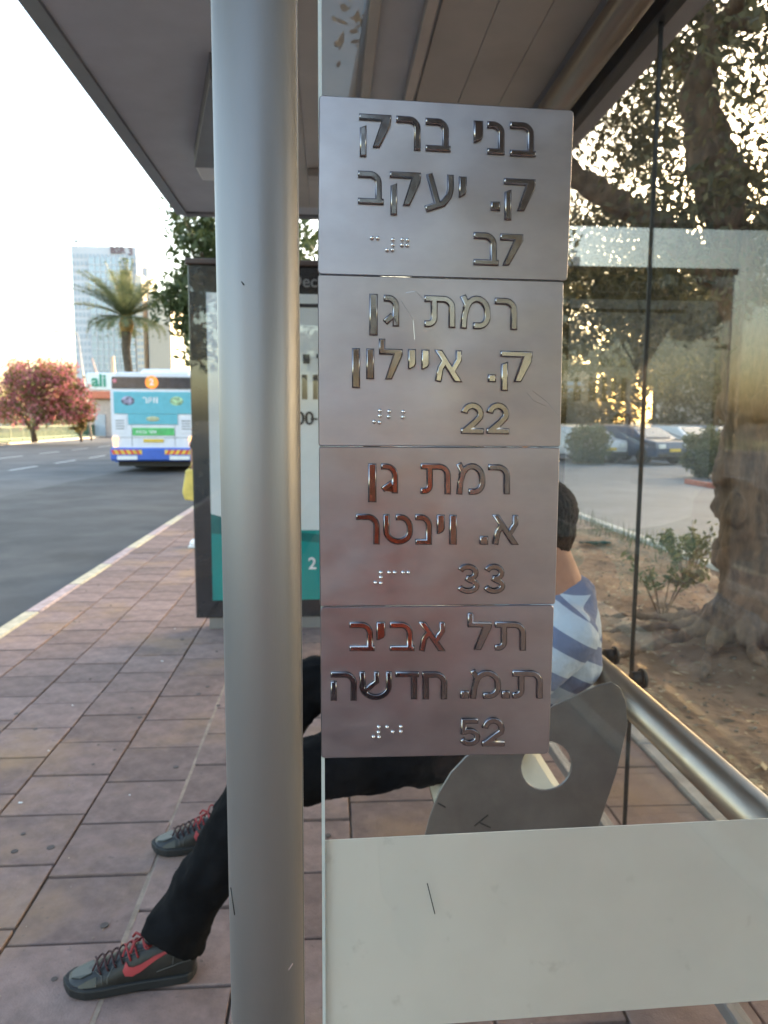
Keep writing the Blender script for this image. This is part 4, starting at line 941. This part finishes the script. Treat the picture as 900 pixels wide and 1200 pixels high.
# ================================================================== PEOPLE
SKIN = mat('skin', (.37, .18, .12), .6, var=.08, scale=12)
HAIR = mat('dark hair', (.014, .007, .005), .75, spec=.2, var=.4, scale=60, bump=.6, bscale=180, bdist=.004, stretch=(1, 1, .3))
DENIM = mat('black trousers', (.006, .006, .007), .95, spec=.12, var=.2, scale=14, bump=.35, bscale=10, bdist=.02)
def hand(mb, wrist, d, up, s=1.0, curl=.5):
    """palm and five separate curled fingers"""
    d = Vector(d).normalized(); up = Vector(up).normalized(); side = d.cross(up).normalized(); wv = Vector(wrist)
    for k in range(4):
        o = side*(-.03+.02*k)*s; mb.cap(wv+o*.6, wv+d*.085*s+o, .014*s, .012*s, 8)
        q = wv+d*.09*s+o; dd = d.copy(); L = (.042, .047, .044, .034)[k]*s
        for j in range(3):
            dd = (dd-up*curl*(.5+.25*j)).normalized(); n = q+dd*L*(1, .65, .5)[j]; mb.cap(q, n, (.0088-.001*j)*s, (.008-.001*j)*s, 8); q = n
    q = wv+d*.03*s+side*.035*s*(-1); e1 = q+(d*.6-side*.7-up*.2).normalized()*.045*s; e2 = e1+(d*.9-up*.3).normalized()*.03*s
    mb.cap(q, e1, .012*s, .010*s, 8); mb.cap(e1, e2, .0098*s, .0085*s, 8)
def head(mb, c, s=1.0, yaw=pi, pitch=0.0):
    """head looking along +x before rotation"""
    R = Matrix.Rotation(yaw, 3, 'Z') @ Matrix.Rotation(pitch, 3, 'Y'); c = Vector(c); P = lambda x, y, z: c+R @ Vector((x*s, y*s, z*s))
    B = lambda p, r: mb.ball(P(*p), tuple(q*s for q in r), 14, 10, rot=R)
    B((-.015, 0, .02), (.098, .077, .105)); B((.03, 0, -.045), (.062, .058, .062)); B((.05, 0, -.085), (.032, .03, .024))
    B((.088, 0, .025), (.02, .05, .014)); mb.cap(P(.088, 0, .01), P(.107, 0, -.025), .009*s, .014*s, 8)
    B((.083, 0, -.058), (.014, .026, .007)); B((.080, 0, -.070), (.014, .022, .007)); B((.05, .045, -.02), (.028, .02, .024)); B((.05, -.045, -.02), (.028, .02, .024))
    for sg in (-1, 1): B((-.01, sg*.078, -.01), (.02, .009, .033))
    return P, R
def seated():
    t = thing('person', (.45, 2.35, 0), 'seated person in blue and white striped shirt, black trousers and dark trainers on the bench', 'person')
    V = Vector
    hd = V((.640, 2.33, 1.172)); S = 1.05
    hipL, hipR = V((.47, 2.22, .52)), V((.47, 2.45, .53)); kL, kR = V((-.16, 2.0, .53)), V((-.07, 2.56, .60)); aL, aR = V((-.43, 1.945, .12)), V((-.335, 2.585, .12))
    chest = V((.735, 2.34, .86)); pel = V((.53, 2.34, .58)); neck = V((.765, 2.335, .985))
    shL, shR = V((.715, 2.135, .87)), V((.715, 2.545, .87)); elL, elR = V((.48, 2.06, .68)), V((.50, 2.64, .70)); wL, wR = V((.20, 2.17, .735)), V((.22, 2.46, .74))
    # body: one continuous surface
    mb = MB(); mb.tube([pel, pel.lerp(chest, .5), chest, neck], [.10, .09, .08, .062], 16); mb.cap(neck+V((-.01, 0, -.04)), V((.690, 2.333, 1.11)), .068, .06, 14)
    P, R = head(mb, hd, S, pi, radians(6))
    for a, b, c in ((shL, elL, wL), (shR, elR, wR)):
        mb.cap(V((.715, 2.335, .87)), a, .06, .052); mb.cap(a, b, .05, .038); mb.cap(b, c, .037, .025)
    for a, b, c in ((hipL, kL, aL), (hipR, kR, aR)): mb.cap(pel, a, .09, .09); mb.cap(a, b, .08, .055); mb.cap(b, c, .05, .034)
    hand(mb, wL, (-1, .25, -.12), (0, 0, 1), 1.1, .35); hand(mb, wR, (-1, -.25, -.12), (0, 0, 1), 1.1, .35)
    body = mb.build('body', SKIN, t); organic(body, .0075, 5, .5)
    # eyes
    for sg in (-1, 1): mb = MB(); mb.ball(P(.078, sg*.032, .008), .0125, 10, 8); mb.build('eye', M_WHITE, t)
    # hair
    mb = MB(); mb.ball(P(-.03, 0, .038), (.108*S, .088*S, .103*S), 20, 14, rot=R); mb.ball(P(-.062, 0, -.015), (.066*S, .070*S, .078*S), 16, 12, rot=R); mb.ball(P(.035, 0, .092), (.05*S, .06*S, .03*S), 12, 8, rot=R); mb.ball(P(-.068, 0, -.055), (.045*S, .052*S, .05*S), 12, 8, rot=R)
    h = mb.build('hair', HAIR, t); organic(h, .005, 1, .4)
    th_ = bpy.data.textures.new('tufts', 'CLOUDS'); th_.noise_scale = .010; th_.noise_depth = 3; d_ = h.modifiers.new('tufts', 'DISPLACE'); d_.texture = th_; d_.strength = .010; d_.mid_level = .45; d_.texture_coords = 'LOCAL'
    # shirt
    mb = MB(); prev = None
    st = [(V((.47, 2.345, .60)), .135, .185), (V((.60, 2.345, .66)), .14, .19), (V((.715, 2.345, .735)), .155, .195), (V((.73, 2.345, .83)), .135, .2), (V((.748, 2.34, .885)), .105, .19), (V((.768, 2.337, .928)), .085, .12), (V((.776, 2.336, .962)), .076, .085), (V((.77, 2.336, .972)), .072, .078)]
    for i in range(len(st)-1):
        for f in (0, .33, .66): 
            c = st[i][0].lerp(st[i+1][0], f); rx = st[i][1]*(1-f)+st[i+1][1]*f; ry = st[i][2]*(1-f)+st[i+1][2]*f; mb.ball(c, (rx, ry, min(.1, rx*.7)), 18, 10)
    for a, b in ((shL, elL), (shR, elR)): mb.cap(V((.745, 2.335, .87)).lerp(a, .5), a, .082, .075); mb.cap(a, a.lerp(b, .75), .078, .068)
    sm = bpy.data.materials.new('striped shirt'); sm.use_nodes = True; N = sm.node_tree.nodes; Lk = sm.node_tree.links; b = N['Principled BSDF']; b.inputs['Roughness'].default_value = .85
    tc = N.new('ShaderNodeTexCoord'); sx = N.new('ShaderNodeSeparateXYZ'); Lk.new(tc.outputs['Object'], sx.inputs[0])
    def mt(op, a, b_, c=None):
        m = N.new('ShaderNodeMath'); m.operation = op
        for i, q in enumerate((a, b_, c)):
            if q is None: continue
            if isinstance(q, (int, float)): m.inputs[i].default_value = q
            else: Lk.new(q, m.inputs[i])
        return m.outputs[0]
    X, Yc, Z = sx.outputs
    # below the seam bands fall to the back, above it they rise
    v1 = mt('ADD', Z, mt('MULTIPLY', X, .55)); v2 = mt('SUBTRACT', Z, mt('MULTIPLY', X, .75))
    seam = mt('GREATER_THAN', mt('SUBTRACT', mt('MULTIPLY', X, 1.0), mt('MULTIPLY', Z, -.85)), 1.085)
    s1 = mt('LESS_THAN', mt('FRACT', mt('ADD', mt('DIVIDE', v1, .125), .3), 0), .45); s2 = mt('LESS_THAN', mt('FRACT', mt('ADD', mt('DIVIDE', v2, .14), .45), 0), .45)
    pick = mt('ADD', mt('MULTIPLY', s1, mt('SUBTRACT', 1, seam)), mt('MULTIPLY', s2, seam))
    col_ = mt('GREATER_THAN', Z, .968); pick = mt('MAXIMUM', pick, col_)
    mx = N.new('ShaderNodeMix'); mx.data_type = 'RGBA'; Lk.new(pick, mx.inputs['Factor']); mx.inputs['A'].default_value = (.42, .48, .565, 1); mx.inputs['B'].default_value = (.125, .155, .26, 1); Lk.new(mx.outputs['Result'], b.inputs['Base Color'])
    nz = N.new('ShaderNodeTexNoise'); nz.inputs['Scale'].default_value = 12; bp = N.new('ShaderNodeBump'); bp.inputs['Strength'].default_value = .5; bp.inputs['Distance'].default_value = .02; Lk.new(nz.outputs[0], bp.inputs['Height']); Lk.new(bp.outputs[0], b.inputs['Normal'])
    s_ = mb.build('shirt', sm, t); organic(s_, .011, 5, .5)
    # trousers
    mb = MB(); mb.ball(pel+V((-.02, 0, -.03)), (.15, .2, .125), 18, 12)
    for a, b_, c in ((hipL, kL, aL), (hipR, kR, aR)):
        mb.cap(pel, a, .12, .115); mb.cap(a, b_, .112, .088, 16); mb.cap(b_, b_.lerp(c, .5), .088, .08, 16); mb.tube([b_.lerp(c, .5), b_.lerp(c, .75), b_.lerp(c, 1.06)+V((.01, 0, 0))], [.08, .08, .087], 18)
    tr_ = mb.build('trousers', DENIM, t); organic(tr_, .013, 4, .5)
    # shoes
    shoe(t, V((-.705, 1.895, 0)), V((-.365, 1.945, 0)), True); shoe(t, V((-.625, 2.545, 0)), V((-.30, 2.585, 0)), False)
SHOE_D = mat('dark shoe leather', (.012, .0115, .0105), .42, var=.25, scale=18, bump=.3, bscale=50, bdist=.004)
SHOE_G = mat('shoe grey overlay', (.045, .046, .036), .4, var=.12, scale=20)
SOLE = mat('dark rubber sole', (.012, .0135, .015), .6, var=.2)
LACE = mat('dark red lace', (.035, .006, .008), .8); LACEB = mat('bright red lace', (.26, .018, .022), .7); SWSH = mat('coral mark', (.33, .035, .042), .55, var=.05)
def shoe(parent, toe, heel, detail):
    ax = (toe-heel); L = ax.length; ax.normalize(); sd = Vector((-ax.y, ax.x, 0)); sd = sd if sd.y < 0 else -sd   # sd: side towards the camera
    Pt = lambda s, w, z: heel+ax*(s*L)+sd*w+Vector((0, 0, z))
    st = [(.0, .030, .095), (.06, .038, .105), (.18, .041, .112), (.32, .041, .115), (.45, .042, .105), (.58, .045, .085), (.7, .049, .068), (.82, .048, .055), (.92, .038, .045), (.98, .022, .034)]
    # sole
    mb = MB(); N = 36; ring = []
    for k in range(N):
        a = 2*pi*k/N; s = .5+.5*cos(a)
        wd = np.interp(s, [q[0] for q in st]+[1], [q[1] for q in st]+[.004])
        ring.append((s, (wd+.007)*(1 if sin(a) >= 0 else -1)*min(1, abs(sin(a))*2.2), 0))
    mb.prism([Pt(s, w_, .003+.012*max(0, s-.85)/.15) for s, w_, _ in ring], (0, 0, .026)); sl = mb.build('sole', SOLE, parent); bv = sl.modifiers.new('b', 'BEVEL'); bv.width = .004; bv.segments = 2; bv.limit_method = 'ANGLE'
    # upper
    mb = MB(); M_ = 14; vs = []
    for s, w_, h in st:
        for k in range(M_+1):
            a = pi*k/M_; e = .75; vs.append(Pt(s, w_*math.copysign(abs(cos(a))**e, cos(a))*(1-.15*sin(a)), .026+(h-.026)*sin(a)**.8))
    n = M_+1; fs = [(i*n+k, i*n+k+1, (i+1)*n+k+1, (i+1)*n+k) for i in range(len(st)-1) for k in range(M_)]
    mb.add(vs, fs, True); mb.f += [tuple(range(n))[::-1], tuple((len(st)-1)*n+k for k in range(n))]; mb.sm += [True, True]
    up = mb.build('shoe_upper', SHOE_D, parent); sb = up.modifiers.new('s', 'SUBSURF'); sb.levels = 2; sb.render_levels = 2
    def surf(s, a, out=.0015):
        w_ = np.interp(s, [q[0] for q in st], [q[1] for q in st]); h = np.interp(s, [q[0] for q in st], [q[2] for q in st]); a = radians(a)
        return Pt(s, (w_+out)*math.copysign(abs(cos(a))**.75, cos(a))*(1-.15*sin(a)), .026+(h-.026+out*1.5)*sin(a)**.8)
    def patch(pts, name, m, th=.0022):
        # pts: (s, angle) polygon around centre, projected on the upper
        mb = MB(); c = (sum(p[0] for p in pts)/len(pts), sum(p[1] for p in pts)/len(pts)); vs = [surf(*p, th) for p in pts]; n = len(vs)
        tri = delaunay_2d_cdt([Vector(p) for p in [(q[0]*100, q[1]) for q in pts]], [], [list(range(n))], 1, 1e-5)
        vs = [surf(q.x/100, q.y, th) for q in tri[0]]; mb.add(vs, [tuple(f) for f in tri[2]])
        # skirts towards the upper
        lo = [surf(p[0], p[1], -.002) for p in pts]; o = len(mb.v); hi = [surf(*p, th) for p in pts]; mb.add(hi+lo, [(i, (i+1) % n, n+(i+1) % n, n+i) for i in range(n)])
        return mb.build(name, m, parent)
    # swoosh
    up_ = [(.525, 46), (.505, 31), (.47, 26), (.42, 27), (.36, 32), (.28, 40), (.08, 60)]; lo_ = [(.22, 40), (.33, 25), (.42, 14), (.48, 10), (.53, 14), (.548, 26)]
    def dens(pl, k=4):
        o = []
        for a, b in zip(pl, pl[1:]): o += [(a[0]+(b[0]-a[0])*i/k, a[1]+(b[1]-a[1])*i/k) for i in range(k)]
        return o+[pl[-1]]
    patch(dens(up_)+dens(lo_), 'swoosh', SWSH, .003)
    patch([(.74, 8), (.74, 40), (.80, 36), (.87, 20), (.87, 8)], 'side_overlay', SHOE_G)
    patch([(.78, 60), (.78, 120), (.86, 130), (.93, 110), (.93, 70), (.86, 52)], 'toe_overlay', SHOE_G)
    stm = mat('grey stitching', (.10, .10, .095), .7)
    for path in ([(.66, 8), (.66, 25), (.63, 44), (.60, 58)], [(.70, 10), (.70, 35), (.73, 50), (.75, 62)], [(.04, 62), (.15, 66), (.28, 64), (.40, 62), (.55, 60)], [(.02, 22), (.10, 20), (.2, 14), (.3, 9)], [(.16, 60), (.17, 40), (.18, 18)]):
        q = []
        for a_, b_ in zip(path, path[1:]): q += [surf(a_[0]+(b_[0]-a_[0])*i/4, a_[1]+(b_[1]-a_[1])*i/4, .001) for i in range(4)]
        mb = MB(); mb.tube(q+[surf(*path[-1], .001)], .0011, 5); mb.build('stitching', stm, parent)
    # laces: crossings over the tongue, then a bow
    for k in range(6):
        s = .72-.055*k
        for sg in (1, -1):
            a0, a1 = (52, 118) if sg > 0 else (128, 62)
            pts = [surf(s+.05*f, a0+(a1-a0)*f, .006) for f in [i/6 for i in range(7)]]; pts = [surf(s-.012, a0-(10 if sg > 0 else -10), .003)]+pts
            mb = MB(); mb.tube(pts, .0026, 6); mb.build('lace', LACE if k < 4 else LACEB, parent)
    c = surf(.40, 88, .012)
    for sg in (1, -1):
        lp = [c+sd*sg*.03*sin(th)*1.1+ax*.02*(1-cos(th))*.6*(-1)+Vector((0, 0, .012*sin(th)-.03*abs(sin(th/2))*(.8 if sg > 0 else .1))) for th in [2*pi*i/14 for i in range(15)]]
        mb = MB(); mb.tube(lp, .0027, 6); mb.build('lace_bow', LACEB, parent)
        mb = MB(); mb.tube([c, c+sd*sg*.02+ax*.02, c+sd*sg*.034+ax*.03+Vector((0, 0, -.02))], .0034, 6); mb.build('lace_end', LACEB, parent)
seated()
def pedestrian():
    V = Vector; p = at_z(222, 642, 0); X, Y = p.x+.17, p.y+.15
    t = thing('person', (X, Y, 0), 'standing person in dark clothes and white shoes mostly hidden behind the advertising case', 'person')
    mb = MB(); b = lambda x, y, z: V((X+x, Y+y, z))
    mb.tube([b(.1, 0, .95), b(.1, 0, 1.2), b(.1, 0, 1.42)], [.11, .13, .09], 14); mb.cap(b(.1, 0, 1.4), b(.1, 0, 1.55), .06, .055); head(mb, b(.1, 0, 1.64), 1, -pi/2)
    for s in (-1, 1):
        mb.cap(b(.1, 0, 1.4), b(.1+s*.19, 0, 1.38), .06, .055); mb.cap(b(.1+s*.19, 0, 1.38), b(.1+s*.23, .02, 1.1), .045, .038); mb.cap(b(.1+s*.23, .02, 1.1), b(.1+s*.22, -.04, .88), .035, .025); hand(mb, b(.1+s*.22, -.04, .87), (0, -.1, -1), (0, 1, 0), 1, .25)
        mb.cap(b(.1, 0, .92), b(.1+s*.09, 0, .88), .1, .09); mb.cap(b(.1+s*.09, 0, .88), b(.1+s*.15, 0, .48), .08, .05); mb.cap(b(.1+s*.15, 0, .48), b(.1+s*.22, .02, .08), .048, .033)
    o = mb.build('body', SKIN, t); organic(o, .011, 4)
    mb = MB(); mb.ball(b(.1, .02, 1.68), (.088, .1, .09), 12, 8); mb.build('hair', HAIR, t)
    mb = MB(); mb.tube([b(.1, 0, .92), b(.1, 0, 1.15), b(.1, 0, 1.38), b(.1, 0, 1.44)], [.15, .155, .15, .08], 16)
    for s in (-1, 1): mb.cap(b(.1+s*.14, 0, 1.37), b(.1+s*.21, 0, 1.2), .07, .06)
    o = mb.build('shirt', mat('dark shirt', (.03, .03, .04), .8), t); organic(o, .014, 4)
    mb = MB()
    for s in (-1, 1): mb.cap(b(.1, 0, .92), b(.1+s*.09, 0, .88), .13, .12); mb.cap(b(.1+s*.09, 0, .88), b(.1+s*.14, 0, .45), .115, .09)
    o = mb.build('shorts', mat('dark shorts', (.02, .02, .025), .8), t); organic(o, .014, 3)
    for s in (-1, 1): mb = MB(); mb.ball(b(.1+s*.23, -.05, .045), (.048, .14, .045), 12, 8); mb.box(b(.1+s*.23-.05, 0, 0).x, b(.1+s*.23+.05, 0, 0).x, Y-.19, Y+.1, .0, .03, .008); mb.build('shoe', M_WHITE, t)
    g = thing('carrier_bag', (X-.12, Y-.05, .54), 'yellow carrier bag held low beside the poster case edge', 'bag')
    mb = MB(); mb.prism([(X-.25, Y-.1, .65), (X-.22, Y-.1, .56), (X-.04, Y-.1, .54), (X-.02, Y-.1, .65), (X-.05, Y-.1, .92), (X-.2, Y-.1, .92)], (0, .12, 0)); o = mb.build('bag_body', mat('yellow bag', (.75, .58, .14), .5, var=.1, scale=8), g); organic(o, .012, 6)
    mb = MB(); mb.tube([b(-.18, -.04, .91), b(-.13, -.04, 1.0), b(-.07, -.04, .91)], .006, 6); mb.build('handle', MATS['yellow bag'], g)
pedestrian()
def photographer():
    # stands behind the lens: shows only as the red patches in the polished letters
    V = Vector; X, Y = .19, -.40; b = lambda x, y, z: V((X+x, Y+y, z))
    t = thing('person', (X, Y, 0), 'standing photographer in an orange red shirt mirrored in the polished letters of the lower plates', 'person')
    mb = MB(); mb.tube([b(0, 0, .95), b(0, 0, 1.2), b(0, 0, 1.44)], [.11, .13, .09], 14); mb.cap(b(0, 0, 1.42), b(0, .02, 1.56), .06, .055); head(mb, b(0, .04, 1.66), 1, pi/2)
    for s in (-1, 1):
        mb.cap(b(0, 0, 1.42), b(s*.18, 0, 1.39), .06, .055); mb.cap(b(s*.18, 0, 1.39), b(s*.2, .14, 1.18), .045, .038); mb.cap(b(s*.2, .14, 1.18), b(s*.07-.19, .28, 1.38), .035, .025); hand(mb, b(s*.07-.19, .29, 1.39), (-s*.2, .5, .6), (-s, -.2, 0), .9, .4)
        mb.cap(b(0, 0, .92), b(s*.09, 0, .88), .1, .09); mb.cap(b(s*.09, 0, .88), b(s*.1, 0, .48), .08, .05); mb.cap(b(s*.1, 0, .48), b(s*.1, -.02, .08), .048, .033)
    organic(mb.build('body', SKIN, t), .011, 4)
    mb = MB(); mb.ball(b(0, .02, 1.70), (.088, .1, .09), 12, 8); mb.build('hair', HAIR, t)
    mb = MB(); mb.tube([b(0, 0, .9), b(0, 0, 1.15), b(0, 0, 1.38), b(0, 0, 1.45)], [.18, .19, .19, .08], 16)
    for s in (-1, 1): mb.cap(b(s*.12, 0, 1.38), b(s*.2, .06, 1.28), .075, .065)
    organic(mb.build('shirt', mat('orange red shirt', (.62, .10, .05), .8, var=.08), t), .014, 4)
    mb = MB()
    for s in (-1, 1): mb.cap(b(0, 0, .9), b(s*.09, 0, .86), .13, .12); mb.cap(b(s*.09, 0, .86), b(s*.1, -.02, .12), .115, .075)
    organic(mb.build('trousers', mat('blue trousers', (.05, .06, .1), .85), t), .014, 3)
    for s in (-1, 1): mb = MB(); mb.ball(b(s*.1, .05, .045), (.05, .14, .045), 12, 8); mb.build('shoe', M_BLACK, t)
photographer()

# ================================================================== BEHIND THE VIEWER (seen in the reflections)
s2 = thing('added_shelter', (1.6, -5, 0), 'second bus shelter roof, unseen behind the viewer, added for the reflections in the glass', 'bus shelter')  # unseen roof slabs, added and shaped for what the glass reflects
mb = MB(); mb.box(.22, 3.1, -3.3, .35, 2.74, 2.84, .02); mb.build('roof', M_FASC, s2); mb = MB(); mb.box(.22, 3.1, -9, -7.5, 2.72, 2.84, .02); mb.build('roof', M_FASC, s2)
for x, y in ((2.9, -3.1), (2.9, .1), (2.9, -8.8), (2.9, -7.8)): mb = MB(); mb.tube([(x, y, 0), (x, y, 2.73)], .04, 16); mb.build('post', M_STEEL, s2)
for i, (x, y, h, cr) in enumerate([(-3.2, -5.5, 6.5, 1.6), (3.4, -10, 8, 2.6), (8.5, -16, 9, 3.4), (-14, -30, 10, 4), (14, -28, 11, 5), (2, -34, 9, 4.5)]):
    simple_tree((x, y, -.02), h, cr, ['street tree on the pavement behind the viewer', 'tree beside the added shelter roof', 'wide tree by the service road behind', 'tree across the road behind', 'large tree far back on the right', 'tree far back on the pavement line'][i], M_LEAF, .16, 50, 80, .13 if i < 2 else .25, 'rear_tree', .4, seed=100+i)
for i, (x0_, x1_, y_, h, lab) in enumerate([(-60, -22, -60, 14, 'low grey block far behind on the left')]):
    t = thing('rear_block', ((x0_+x1_)/2, y_, 0), lab, 'building'); mb = MB(); mb.box(x0_, x1_, y_-12, y_, -.2, h); mb.build('wall', M_FAC, t)
    mb = MB()
    for r in range(4):
        for c in range(int((x1_-x0_)/3)): mb.box(x0_+3*c+.8, x0_+3*c+2.2, y_-.1, y_+.06, 1.5+3*r, 3+3*r)
    mb.build('windows', M_WIN, t, kind='stuff')

# cloth folds
tx = bpy.data.textures.new('folds', 'CLOUDS'); tx.noise_scale = .09; tx.noise_depth = 2
tx2 = bpy.data.textures.new('creases', 'DISTORTED_NOISE'); tx2.noise_scale = .05
for o in bpy.data.objects:
    if o.name in ('trousers', 'shirt'):
        if o.name == 'trousers': e_ = o.modifiers.new('creases', 'DISPLACE'); e_.texture = tx2; e_.strength = .004; e_.mid_level = .5; e_.texture_coords = 'LOCAL'
        d = o.modifiers.new('folds', 'DISPLACE'); d.texture = tx; d.strength = .03 if o.name == 'trousers' else .018; d.mid_level = .5; d.texture_coords = 'LOCAL'
